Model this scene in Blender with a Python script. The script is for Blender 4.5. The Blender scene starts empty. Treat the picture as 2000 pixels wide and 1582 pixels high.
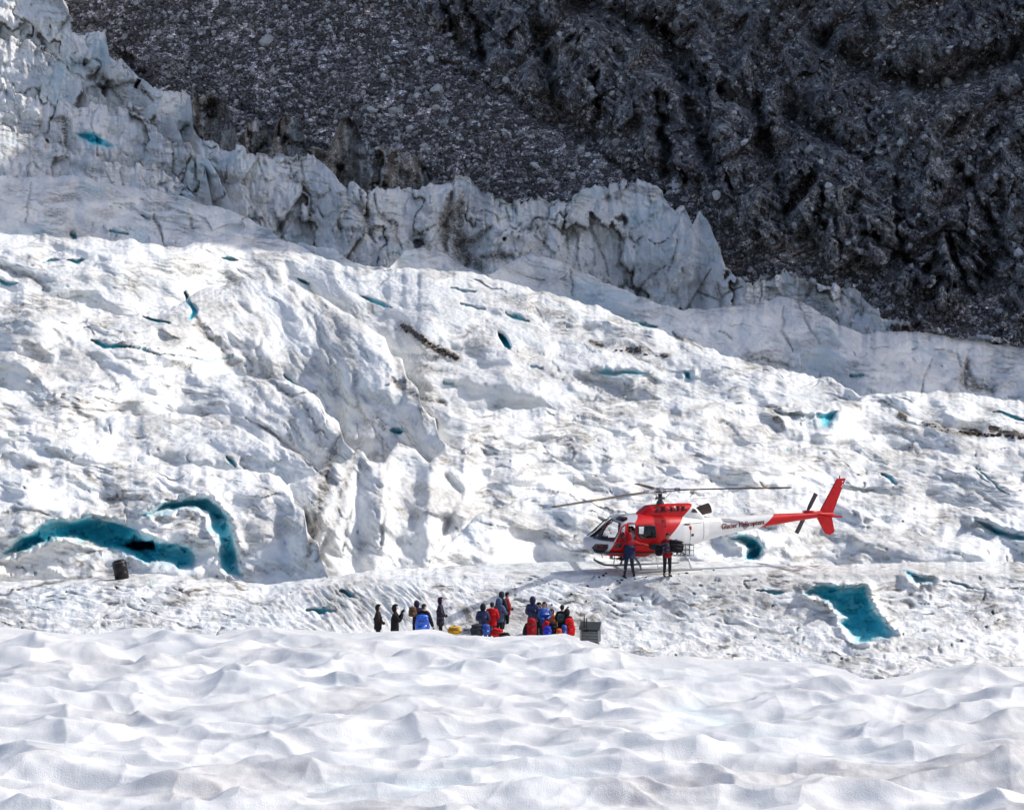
import bpy, bmesh, math, random
import numpy as np
from mathutils import Vector, Matrix

# ---------------------------------------------------------------- camera, world, sun
S = bpy.context.scene
COL = S.collection
F = 2889.0          # focal length in units of a 2000 wide picture
ZC = 7.54           # eye height above the landing bench
V0 = 740.0          # row of the horizon
S.render.resolution_x = 1024; S.render.resolution_y = 809
S.view_settings.view_transform = 'Standard'
S.view_settings.look = 'None'
S.view_settings.exposure = 0.24
S.view_settings.gamma = 1.0
S.view_settings.use_curve_mapping = False
cd = bpy.data.cameras.new('camera'); cam = bpy.data.objects.new('camera', cd); COL.objects.link(cam)
cam.location = (0, 0, ZC); cam.rotation_euler = (math.radians(90), 0, 0)
cd.sensor_fit = 'HORIZONTAL'; cd.sensor_width = 36; cd.lens = 36 * F / 2000
cd.shift_y = (V0 - 791) / 2000.0
cd.clip_start = 0.5; cd.clip_end = 6000
S.camera = cam
SUN_EL, SUN_AZ = math.radians(44), math.radians(76)      # azimuth clockwise from the view direction (+y)
SD = Vector((math.sin(SUN_AZ) * math.cos(SUN_EL), math.cos(SUN_AZ) * math.cos(SUN_EL), math.sin(SUN_EL)))
W = bpy.data.worlds.new('World'); S.world = W; W.use_nodes = True
nt = W.node_tree; nt.nodes.clear()
sk = nt.nodes.new('ShaderNodeTexSky'); sk.sky_type = 'NISHITA'; sk.sun_disc = False
sk.sun_elevation = SUN_EL; sk.sun_rotation = SUN_AZ
sk.altitude = 1200; sk.air_density = 0.8; sk.dust_density = 6.0; sk.ozone_density = 0.3
bg = nt.nodes.new('ShaderNodeBackground'); bg.inputs[1].default_value = 0.15
wo = nt.nodes.new('ShaderNodeOutputWorld')
nt.links.new(sk.outputs[0], bg.inputs[0]); nt.links.new(bg.outputs[0], wo.inputs[0])
sl = bpy.data.lights.new('sun', 'SUN'); sl.energy = 2.7; sl.angle = math.radians(0.53); sl.color = (1.0, 0.965, 0.91)
sun = bpy.data.objects.new('sun', sl); COL.objects.link(sun)
sun.rotation_euler = SD.to_track_quat('Z', 'Y').to_euler()
S.cycles.max_bounces = 6; S.cycles.diffuse_bounces = 4

# ---------------------------------------------------------------- helpers
def tag(o, label=None, cat=None, group=None, kind=None):
    if label: o['label'] = label
    if cat: o['category'] = cat
    if group: o['group'] = group
    if kind: o['kind'] = kind
    return o

def link(name, me, mats=(), parent=None):
    o = bpy.data.objects.new(name, me); COL.objects.link(o)
    if me is not None:
        for m in (mats if isinstance(mats, (list, tuple)) else [mats]):
            if m and len(me.materials) < len(mats if isinstance(mats, (list, tuple)) else [mats]): me.materials.append(m)
    if parent: o.parent = parent
    return o

def empty(name, loc=(0, 0, 0), rz=0.0):
    o = bpy.data.objects.new(name, None); COL.objects.link(o)
    o.location = loc; o.rotation_euler = (0, 0, rz); o.empty_display_size = .3
    return o

def pt(u, v, d):
    """the place seen at column u, row v of the photograph at distance d"""
    return Vector(((u - 1000) / F * d, d, ZC - (v - V0) / F * d))

# --- noise
def _tab(seed):
    r = np.random.RandomState(seed); a = r.rand(256, 256) * 2 * np.pi
    return np.cos(a).astype(np.float32), np.sin(a).astype(np.float32)
_T = {}
def gn(x, y, seed=0):
    if seed not in _T: _T[seed] = _tab(seed)
    gx, gy = _T[seed]
    x = np.asarray(x, np.float32); y = np.asarray(y, np.float32)
    xi = np.floor(x); yi = np.floor(y); fx = x - xi; fy = y - yi
    xi = xi.astype(np.int32); yi = yi.astype(np.int32)
    x0 = xi & 255; x1 = (xi + 1) & 255; y0 = yi & 255; y1 = (yi + 1) & 255
    u = fx * fx * fx * (fx * (fx * 6 - 15) + 10); w = fy * fy * fy * (fy * (fy * 6 - 15) + 10)
    a = gx[x0, y0] * fx + gy[x0, y0] * fy
    b = gx[x1, y0] * (fx - 1) + gy[x1, y0] * fy
    c = gx[x0, y1] * fx + gy[x0, y1] * (fy - 1)
    d = gx[x1, y1] * (fx - 1) + gy[x1, y1] * (fy - 1)
    return ((a + (b - a) * u) + ((c + (d - c) * u) - (a + (b - a) * u)) * w) * 1.5
def fbm(x, y, n=4, seed=0, g=0.5):
    s = 0; a = 1.0; t = 0
    for i in range(n):
        c, q = math.cos(.7 + 1.1 * i) * 2.03 ** i, math.sin(.7 + 1.1 * i) * 2.03 ** i
        s = s + a * gn(x * c + y * q + 7.13 * i, y * c - x * q - 3.71 * i, seed + i); t += a; a *= g
    return s / t
def rdg(x, y, n=4, seed=0, g=0.5):
    s = 0; a = 1.0; t = 0
    for i in range(n):
        c, q = math.cos(.5 + 1.3 * i) * 2.03 ** i, math.sin(.5 + 1.3 * i) * 2.03 ** i
        s = s + a * (1 - 2 * np.abs(gn(x * c + y * q + 5.31 * i, y * c - x * q + 9.17 * i, seed + i))); t += a; a *= g
    return s / t
def worley(x, y, seed=0):
    r = np.random.RandomState(seed); jx = r.rand(256, 256).astype(np.float32); jy = r.rand(256, 256).astype(np.float32)
    x = np.asarray(x, np.float32); y = np.asarray(y, np.float32)
    xi = np.floor(x).astype(np.int32); yi = np.floor(y).astype(np.int32)
    f1 = np.full(x.shape, 9., np.float32); f2 = np.full(x.shape, 9., np.float32)
    for dx in (-1, 0, 1):
        for dy in (-1, 0, 1):
            cx = xi + dx; cy = yi + dy
            px = cx + jx[cx & 255, cy & 255]; py = cy + jy[cx & 255, cy & 255]
            dd = (x - px) ** 2 + (y - py) ** 2
            f2 = np.minimum(f2, np.maximum(f1, dd)); f1 = np.minimum(f1, dd)
    return np.sqrt(f1), np.sqrt(f2)
def cells(x, y, seed=0):
    """per cell random values and the offset from the cell's seed point"""
    r = np.random.RandomState(seed); T = r.rand(5, 256, 256).astype(np.float32)
    x = np.asarray(x, np.float32); y = np.asarray(y, np.float32); xi = np.floor(x).astype(np.int32); yi = np.floor(y).astype(np.int32)
    best = np.full(x.shape, 9., np.float32); sec = best.copy(); ix = np.zeros(x.shape, np.int32); iy = ix.copy()
    for dx in (-1, 0, 1):
        for dy in (-1, 0, 1):
            cx = (xi + dx); cy = (yi + dy); dd = (x - cx - T[0][cx & 255, cy & 255]) ** 2 + (y - cy - T[1][cx & 255, cy & 255]) ** 2
            m = dd < best; sec = np.where(m, best, np.minimum(sec, dd)); best = np.where(m, dd, best); ix = np.where(m, cx, ix); iy = np.where(m, cy, iy)
    a, b_, c = (T[k][ix & 255, iy & 255] - .5 for k in (2, 3, 4))
    return a, b_ , c, x - ix - T[0][ix & 255, iy & 255], y - iy - T[1][ix & 255, iy & 255], np.sqrt(sec) - np.sqrt(best)
def sst(a, b, x):
    t = np.clip((x - a) / (b - a), 0, 1); return t * t * (3 - 2 * t)
def pl(u, pts):
    return np.interp(u, [p[0] for p in pts], [p[1] for p in pts])
def dist_line(U, V, pts, asp=1.0):
    d = np.full(U.shape, 1e9, np.float32); k = np.zeros(U.shape, np.float32)
    L = len(pts) - 1
    for i in range(L):
        ax, ay = pts[i]; bx, by = pts[i + 1]; bx -= ax; by -= ay
        t = np.clip(((U - ax) * bx + (V - ay) * by) / (bx * bx + by * by + 1e-9), 0, 1)
        q = np.hypot(U - ax - t * bx, V - ay - t * by)
        k = np.where(q < d, (i + t) / L, k); d = np.minimum(d, q)
    return d, k
def in_poly(U, V, pts):
    c = np.zeros(U.shape, bool); n = len(pts)
    for i in range(n):
        x1, y1 = pts[i]; x2, y2 = pts[(i + 1) % n]
        if y1 == y2: continue
        c ^= ((V < y1) != (V < y2)) & (U < (x2 - x1) * (V - y1) / (y2 - y1) + x1)
    return c

def grid_mesh(name, X, Y, Z, attrs=None, mats=(), smooth=True):
    r, c = X.shape
    me = bpy.data.meshes.new(name)
    co = np.stack([X, Y, Z], -1).reshape(-1, 3).astype(np.float32)
    me.vertices.add(r * c); me.vertices.foreach_set('co', co.ravel())
    i = np.arange((r - 1) * (c - 1)); a = (i // (c - 1)) * c + i % (c - 1)
    q = np.stack([a, a + 1, a + c + 1, a + c], -1).astype(np.int32)
    n = len(q); me.loops.add(n * 4); me.polygons.add(n)
    me.loops.foreach_set('vertex_index', q.ravel())
    me.polygons.foreach_set('loop_start', np.arange(n, dtype=np.int32) * 4)
    me.polygons.foreach_set('loop_total', np.full(n, 4, np.int32))
    me.polygons.foreach_set('use_smooth', np.full(n, smooth))
    me.update(calc_edges=True)
    for k, v in (attrs or {}).items():
        at = me.attributes.new(k, 'FLOAT', 'POINT'); at.data.foreach_set('value', v.reshape(-1).astype(np.float32))
    for m in mats: me.materials.append(m)
    return me

# ---------------------------------------------------------------- materials
class NB:
    """tiny node builder"""
    def __init__(s, name):
        s.m = bpy.data.materials.new(name); s.m.use_nodes = True; s.t = s.m.node_tree
        s.b = s.t.nodes['Principled BSDF']
    def n(s, typ, **kw):
        x = s.t.nodes.new(typ)
        for k, v in kw.items(): setattr(x, k, v)
        return x
    def l(s, a, b): s.t.links.new(a, b)
    def put(s, sock, v):
        if isinstance(v, bpy.types.NodeSocket): s.l(v, sock)
        else: sock.default_value = v
    def math(s, op, a, b=0.0, c=None, clamp=False):
        x = s.n('ShaderNodeMath', operation=op); x.use_clamp = clamp; s.put(x.inputs[0], a); s.put(x.inputs[1], b)
        if c is not None: s.put(x.inputs[2], c)
        return x.outputs[0]
    def attr(s, name): return s.n('ShaderNodeAttribute', attribute_name=name).outputs['Fac']
    def mapr(s, v, a, b, c=0.0, d=1.0):
        x = s.n('ShaderNodeMapRange'); x.interpolation_type = 'SMOOTHSTEP'
        s.put(x.inputs[0], v); s.put(x.inputs[1], a); s.put(x.inputs[2], b); s.put(x.inputs[3], c); s.put(x.inputs[4], d)
        return x.outputs[0]
    def mix(s, f, a, b):
        x = s.n('ShaderNodeMix', data_type='RGBA'); s.put(x.inputs[0], f)
        for k, v in ((6, a), (7, b)):
            s.put(x.inputs[k], v if isinstance(v, bpy.types.NodeSocket) else (v[0], v[1], v[2], 1))
        return x.outputs[2]
    def pos(s, scale=(1, 1, 1), rot=(0, 0, 0), obj=False):
        tc = s.n('ShaderNodeTexCoord'); mp = s.n('ShaderNodeMapping')
        s.l(tc.outputs['Object'], mp.inputs[0]); mp.inputs['Scale'].default_value = scale; mp.inputs['Rotation'].default_value = rot
        return mp.outputs[0]
    def noise(s, vec, scale, det=4, rough=.55, dist=0.0):
        x = s.n('ShaderNodeTexNoise'); s.l(vec, x.inputs['Vector']); x.inputs['Scale'].default_value = scale
        x.inputs['Detail'].default_value = det; x.inputs['Roughness'].default_value = rough; x.inputs['Distortion'].default_value = dist
        return x.outputs['Fac']
    def voro(s, vec, scale, feat='F1', out='Distance'):
        x = s.n('ShaderNodeTexVoronoi', feature=feat); s.l(vec, x.inputs['Vector']); x.inputs['Scale'].default_value = scale
        return x.outputs[out]
    def bump(s, h, dist, strength=1.0):
        x = s.n('ShaderNodeBump'); s.l(h, x.inputs['Height']); x.inputs['Distance'].default_value = dist
        x.inputs['Strength'].default_value = strength; s.l(x.outputs[0], s.b.inputs['Normal'])
        return x
    def base(s, c, rough=.5, spec=.5, metal=0.0):
        s.put(s.b.inputs['Base Color'], c if isinstance(c, bpy.types.NodeSocket) else (c[0], c[1], c[2], 1))
        s.put(s.b.inputs['Roughness'], rough); s.b.inputs['Specular IOR Level'].default_value = spec; s.b.inputs['Metallic'].default_value = metal
        return s.m

def mat_ice():
    b = NB('glacier_ice')
    p = b.pos(); dirt_dark = b.attr('dirt_dark'); blue = b.attr('blue'); deb = b.attr('debris')
    n1 = b.noise(p, .35, 5, .6); n2 = b.noise(b.pos((1, 1, 1.6)), 2.2, 5, .65, .6); n3 = b.noise(p, 9, 3, .6)
    col = b.mix(b.mapr(n1, .4, .68), (.90, .895, .875), (.78, .81, .815))
    col = b.mix(b.mapr(n2, .52, .75, 0, .35), col, (.62, .66, .67))
    dn = b.math('MULTIPLY', dirt_dark, b.mapr(n2, .25, .7, .45, 1.7))
    col = b.mix(b.math('MULTIPLY', dn, .85, clamp=True), col, (.30, .283, .255))
    col = b.mix(b.mapr(dn, .75, 1.5, 0, .85), col, (.14, .12, .10))
    # blue compressed ice, darkest tones also paint in the shade of hollows
    bn = b.mapr(b.noise(b.pos((.7, .7, 2.5)), 1.1, 4, .6), .35, .65)
    bl = b.mix(b.mapr(blue, .30, .62), (.22, .80, .85), b.mix(bn, (.025, .48, .64), (.07, .64, .78)))
    bl = b.mix(b.mapr(blue, .60, .85), bl, (.012, .30, .46))
    bl = b.mix(b.mapr(blue, .95, 1.25), bl, (.003, .03, .06))
    col = b.mix(b.mapr(blue, .02, .45), col, b.mix(b.mapr(blue, .2, .5), (.45, .72, .80), bl))
    col = b.mix(b.mapr(b.math('ADD', deb, b.math('MULTIPLY', b.noise(p, 3.2, 4, .75), 1.6)), 1.45, 1.7), col, b.mix(b.mapr(n3, .4, .6), (.035, .028, .025), (.10, .085, .075)))
    h = b.math('ADD', b.math('MULTIPLY', n2, 1.0), b.math('MULTIPLY', n3, .30))
    sc = b.voro(b.pos((1, .75, 1.2)), 2.6, 'SMOOTH_F1'); h = b.math('ADD', b.math('MULTIPLY', h, .8), b.math('MULTIPLY', sc, .75))
    h = b.math('MULTIPLY', h, b.mapr(blue, .1, .5, 1.0, .55))
    b.bump(h, .15, .85)
    return b.base(col, b.mapr(blue, 0, .5, .62, .3), .35)

def mat_snow():
    b = NB('foreground_snow')
    p = b.pos(); dirt_dark = b.attr('dirt_dark'); blue = b.attr('blue')
    n1 = b.noise(p, .5, 4, .55); n2 = b.noise(b.pos((1, .6, 1)), 5, 3, .6); n3 = b.noise(b.pos((1, .5, 1)), 40, 3, .6)
    col = b.mix(b.mapr(n1, .35, .7), (.80, .80, .795), (.66, .68, .70))
    d = b.math('MULTIPLY', dirt_dark, b.mapr(n2, .3, .7, .5, 1.3))
    col = b.mix(b.math('MULTIPLY', d, .75, clamp=True), col, (.42, .395, .39))
    col = b.mix(b.math('MULTIPLY', b.mapr(n3, .68, .80), b.mapr(dirt_dark, .2, .9, 0, .9)), col, (.16, .14, .12))
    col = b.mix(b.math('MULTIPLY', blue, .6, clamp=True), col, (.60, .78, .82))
    h = b.math('ADD', b.math('MULTIPLY', n2, .5), b.math('MULTIPLY', n3, .5)); b.bump(h, .038, .8)
    b.b.inputs['Subsurface Weight'].default_value = 0
    return b.base(col, .55, .3)

def mat_rock():
    b = NB('dark_rock_face')
    p = b.pos(); tone = b.attr('tone'); scree = b.attr('scree')
    n1 = b.noise(b.pos((1, 1, .35), (0, .3, 0)), .28, 7, .68, .4); n2 = b.noise(p, 1.6, 6, .75); n3 = b.noise(p, .06, 3, .5)
    rk = b.mix(b.mapr(n1, .38, .66), (.24, .24, .255), (.80, .78, .76))
    sc = b.mix(b.mapr(n2, .35, .7), (.35, .31, .295), (.64, .58, .55))
    col = b.mix(scree, rk, sc)
    rust = b.mapr(b.noise(p, .11, 4, .6), .60, .74, 0, .55)
    col = b.mix(rust, col, (.40, .27, .21))
    col = b.mix(b.mapr(n3, .35, .65, 0, .35), col, (.19, .21, .28))
    hs = []
    for sc_, wgt, lo, hi in ((2.6, 1.0, .75, 2.6), (.75, .8, .55, 3.0)):
        vs = b.n('ShaderNodeTexVoronoi', feature='F1'); b.l(b.pos((1, 1, 1.35), (.2, .5, .1)), vs.inputs['Vector']); vs.inputs['Scale'].default_value = sc_; vs.inputs['Randomness'].default_value = 1
        ve = b.n('ShaderNodeTexVoronoi', feature='DISTANCE_TO_EDGE'); b.l(b.pos((1, 1, 1.35), (.2, .5, .1)), ve.inputs['Vector']); ve.inputs['Scale'].default_value = sc_
        sep = b.n('ShaderNodeSeparateColor'); b.l(vs.outputs['Color'], sep.inputs[0])
        k = b.math('MULTIPLY', b.mapr(b.math('POWER', sep.outputs[0], 2.2), 0, 1, lo, hi), b.mapr(ve.outputs[0], 0, .08, .4, 1.0))
        k = b.math('ADD', b.math('MULTIPLY', k, b.math('MULTIPLY_ADD', scree, .6, .4)), b.math('MULTIPLY_ADD', scree, -.6, .6))
        hsv = b.n('ShaderNodeVectorMath', operation='SCALE'); b.l(col, hsv.inputs[0]); b.l(k, hsv.inputs['Scale']); col = hsv.outputs[0]
        hs.append(b.math('MULTIPLY', b.mapr(ve.outputs[0], 0, .18), wgt))
    peb = b.math('ADD', hs[0], b.math('MULTIPLY', hs[1], 1.6))
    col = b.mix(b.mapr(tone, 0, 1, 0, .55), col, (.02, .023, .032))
    h = b.math('ADD', b.math('MULTIPLY', n1, 2.0), b.math('MULTIPLY', n2, .8))
    h = b.math('ADD', h, b.math('MULTIPLY', peb, .35)); b.bump(h, .7, 1.0)
    return b.base(col, .8, .3)

M_ICE, M_SNOW, M_ROCK = mat_ice(), mat_snow(), mat_rock()

# ---------------------------------------------------------------- depth of the glacier along each column
_DB = [(0, [(-120, 258), (0, 235), (170, 200), (345, 165), (460, 140), (560, 122), (650, 108), (765, 95), (830, 86), (920, 74), (1015, 66), (1130, 59.5), (1250, 52)]),
       (1000, [(-120, 300), (350, 195), (500, 165), (560, 150), (640, 133), (735, 112), (800, 98), (900, 80), (1000, 69), (1097, 61.0), (1250, 53)]),
       (2000, [(-120, 300), (600, 170), (672, 155), (780, 122), (850, 105), (940, 86), (1010, 75), (1100, 62), (1300, 50)])]
def DB(u, v):
    ds = [np.log(np.interp(v, [p[0] for p in t], [p[1] for p in t])) for _, t in _DB]
    k = np.clip(u / 1000.0, -.1, 2.1)
    return np.exp(np.where(k < 1, ds[0] + (ds[1] - ds[0]) * k, ds[1] + (ds[2] - ds[1]) * (k - 1)))

# crest lines read from the photograph, back to front: name, points, cliff weight, lump, u step
CREST = [
 ('ice_cliff_dirty', [(345, 330), (358, 262), (368, 220), (378, 186), (396, 178), (420, 182), (440, 196), (452, 226), (462, 262), (474, 268), (482, 236), (500, 224), (520, 236), (532, 262), (544, 232), (556, 222), (576, 226), (588, 250), (600, 282), (640, 292), (655, 262), (668, 232), (684, 228), (700, 250), (708, 282), (730, 292), (750, 286), (790, 296), (815, 300), (832, 320), (850, 350), (868, 400), (880, 430)], 1.6, .5),
 ('ice_cliff', [(-70, -125), (0, -95), (60, -60), (110, -20), (133, 12), (140, 52), (205, 60), (213, 110), (240, 115), (292, 165), (322, 182), (372, 175), (378, 262), (440, 285), (500, 300), (565, 308), (610, 300), (660, 348), (722, 376), (790, 360), (870, 354), (902, 349), (926, 356), (958, 386), (1000, 390), (1105, 385), (1160, 362), (1240, 350), (1292, 370), (1318, 402), (1336, 398), (1352, 428), (1366, 400), (1380, 430), (1402, 480), (1420, 520), (1458, 550), (1500, 538), (1514, 540), (1532, 524), (1548, 540), (1600, 550), (1670, 566), (1700, 600), (1745, 626), (1800, 642), (1900, 655), (2070, 684)], 1.0, .45),
 ('serac_back', [(-70, 52), (0, 72), (52, 80), (105, 112), (157, 147), (172, 186), (230, 196), (300, 208), (330, 222), (366, 290), (420, 330), (470, 430), (500, 480)], .8, .45),
 ('serac_middle', [(-70, 148), (0, 163), (45, 182), (88, 196), (150, 203), (210, 205), (290, 238), (325, 268), (372, 285), (400, 330), (420, 420), (450, 490)], .8, .4),
 ('serac_front', [(-70, 236), (0, 246), (100, 270), (200, 318), (300, 325), (350, 345), (400, 425), (460, 500)], .45, .5),
 ('ice_slope_upper', [(-70, 340), (0, 345), (150, 350), (300, 375), (400, 400), (480, 425), (550, 470), (600, 478), (650, 486), (690, 518), (760, 527), (790, 490), (860, 492), (900, 520), (955, 543), (1000, 514), (1040, 498), (1100, 515), (1150, 540), (1200, 560), (1260, 590), (1330, 610), (1400, 603), (1480, 596), (1530, 584), (1550, 585), (1600, 610), (1640, 640), (1700, 652), (1800, 652), (1900, 664), (2070, 694)], .25, .35),
 ('ice_slope_middle', [(-70, 455), (0, 458), (105, 465), (196, 465), (297, 479), (350, 482), (437, 457), (546, 472), (590, 482), (640, 510), (690, 526), (790, 529), (910, 532), (1002, 556), (1090, 580), (1170, 600), (1218, 624), (1320, 660), (1400, 690), (1527, 725), (1617, 743), (1680, 775), (1740, 770), (1802, 768), (1900, 770), (2000, 788), (2070, 795)], .0, .40),
 ('ice_slope_right', [(690, 960), (715, 880), (745, 800), (790, 778), (840, 792), (885, 796), (960, 802), (1080, 800), (1200, 790), (1330, 785), (1450, 790), (1560, 797), (1680, 788), (1740, 800), (1850, 835), (2000, 850), (2070, 858)], 0, .34),
 ('ice_dome_left', [(-70, 556), (0, 562), (110, 588), (230, 618), (330, 606), (400, 568), (480, 545), (553, 548), (620, 575), (675, 612), (730, 648), (752, 660), (762, 692), (786, 704), (794, 742), (816, 756), (824, 800), (850, 820), (857, 858), (884, 884), (894, 930)], 0, .42),
 ('ice_terrace', [(-70, 762), (0, 765), (110, 770), (210, 765), (235, 752), (315, 734), (450, 734), (560, 745), (600, 765), (625, 780), (636, 815), (662, 828), (672, 868), (700, 890), (706, 940), (730, 1000)], 0, .32),
 ('ice_dome_front', [(-70, 836), (0, 833), (135, 828), (225, 815), (315, 810), (405, 815), (472, 842), (530, 868), (590, 890), (630, 930), (650, 990), (665, 1060)], 0, .22),
 ('ice_slope_lower', [(440, 1010), (490, 975), (540, 955), (580, 944), (615, 934), (640, 905), (668, 912), (700, 880), (722, 902), (748, 906), (775, 868), (812, 878), (838, 905), (870, 872), (905, 880), (950, 858), (1000, 874), (1120, 853), (1250, 852), (1400, 872), (1550, 880), (1700, 862), (1850, 902), (2000, 940), (2070, 950)], 0, .30),
 ('ice_shelf', [(-70, 926), (0, 925), (90, 915), (180, 910), (400, 914), (480, 922), (545, 930), (566, 950), (574, 985), (594, 1000), (600, 1045), (622, 1062), (628, 1105), (650, 1150)], 0, .26),
 ('ice_wall_lower', [(820, 1140), (850, 1090), (930, 1010), (1050, 968), (1150, 978), (1300, 985), (1430, 965), (1560, 955), (1700, 965), (1850, 985), (2000, 1015), (2070, 1020)], 0, .26),
 ('landing_bench', [(-70, 1136), (0, 1136), (150, 1130), (300, 1121), (420, 1131), (520, 1142), (640, 1126), (750, 1113), (900, 1105), (1000, 1100), (1080, 1096.5), (1200, 1096), (1350, 1096), (1460, 1096), (1550, 1105), (1700, 1101), (1850, 1096), (2070, 1100)], 0, .10),
]
# blue hollows: outline, depth in metres, blueness and painted darkness
HOLES = [
 ([(5, 1085), (40, 1055), (80, 1035), (110, 1027), (160, 1018), (200, 1018), (225, 1017), (250, 1025), (270, 1037), (285, 1055), (310, 1060), (345, 1062), (372, 1075), (382, 1095), (378, 1115), (350, 1117), (340, 1105), (320, 1100), (290, 1105), (265, 1090), (240, 1078), (220, 1072), (195, 1068), (180, 1060), (150, 1055), (110, 1056), (70, 1070), (30, 1083)], 2.4, .60),
 ([(230, 1064), (262, 1056), (300, 1056), (306, 1075), (262, 1076)], 4.5, 1.3),  # deepest hole, its darkness painted near black
 ([(275, 1005), (305, 995), (320, 985), (370, 978), (405, 978), (425, 993), (445, 1020), (455, 1050), (462, 1090), (472, 1130), (445, 1128), (432, 1110), (428, 1080), (425, 1055), (410, 1040), (412, 1020), (405, 1000), (380, 993), (350, 995), (320, 998)], 1.8, .50),
 ([(1427, 1055), (1450, 1052), (1475, 1058), (1488, 1070), (1482, 1098), (1452, 1099), (1465, 1075), (1450, 1062)], 1.8, .6),
 ([(1575, 1165), (1600, 1150), (1640, 1152), (1690, 1148), (1698, 1180), (1712, 1205), (1730, 1225), (1747, 1240), (1735, 1252), (1700, 1258), (1670, 1255), (1650, 1235), (1640, 1218), (1655, 1213), (1630, 1195), (1622, 1180)], 1.6, .54),
 ([(1905, 1020), (1935, 1027), (1960, 1040), (2070, 1052), (2070, 1064), (1990, 1052), (1945, 1045)], 2.0, .6),
 ([(1768, 1117), (1800, 1126), (1824, 1133), (1790, 1139)], 1.2, .55),
 ([(1158, 729), (1185, 724), (1230, 729), (1282, 738), (1240, 738), (1190, 734)], 2.5, .6),
 ([(1338, 731), (1348, 727), (1350, 748), (1340, 744)], 2, .5),
 ([(148, 264), (175, 260), (222, 286), (208, 292), (172, 279)], 3, .7),
 ([(1500, 797), (1560, 810), (1595, 812), (1635, 812), (1622, 838), (1590, 848), (1545, 840), (1520, 815)], 2.0, .12),
 ([(1600, 815), (1636, 812), (1622, 836), (1606, 842)], 2.0, .42),
]
SLITS = [([(83, 513), (115, 509)], 3), ([(132, 508), (150, 513), (165, 511)], 4), ([(435, 509), (462, 514)], 3.5), ([(-10, 550), (12, 556), (35, 558)], 4),
 ([(582, 549), (602, 560)], 5), ([(703, 579), (735, 593), (765, 605)], 4), ([(880, 571), (930, 577)], 2.5), ([(900, 601), (948, 607)], 3), ([(988, 614), (1032, 628)], 4),
 ([(1242, 638), (1282, 643)], 3.5), ([(180, 665), (205, 678), (255, 683)], 5), ([(280, 619), (332, 634)], 5), ([(361, 575), (380, 612), (370, 625)], 6),
 ([(552, 738), (587, 758)], 4), ([(443, 893), (460, 911)], 5), ([(765, 852), (790, 848)], 6), ([(866, 751), (897, 757)], 3), ([(1905, 918), (1940, 945), (1970, 968)], 2.6),
 ([(1660, 737), (1688, 736)], 4), ([(1940, 805), (2010, 822)], 4), ([(1722, 928), (1752, 946)], 4), ([(600, 1196), (655, 1202)], 5), ([(210, 449), (250, 461)], 4), ([(137, 458), (150, 466)], 4), ([(255, 683), (310, 700)], 2.5), ([(310, 700), (390, 710), (455, 705)], 2),
 ([(1480, 1158), (1530, 1164)], 4), ([(975, 655), (995, 682)], 8), ([(665, 1160), (690, 1172)], 5), ([(1030, 715), (1060, 724)], 2.5), ([(275, 421), (295, 428)], 3), ([(1855, 1135), (1900, 1150)], 3), ([(225, 1150), (230, 1158)], 4)]
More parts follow.
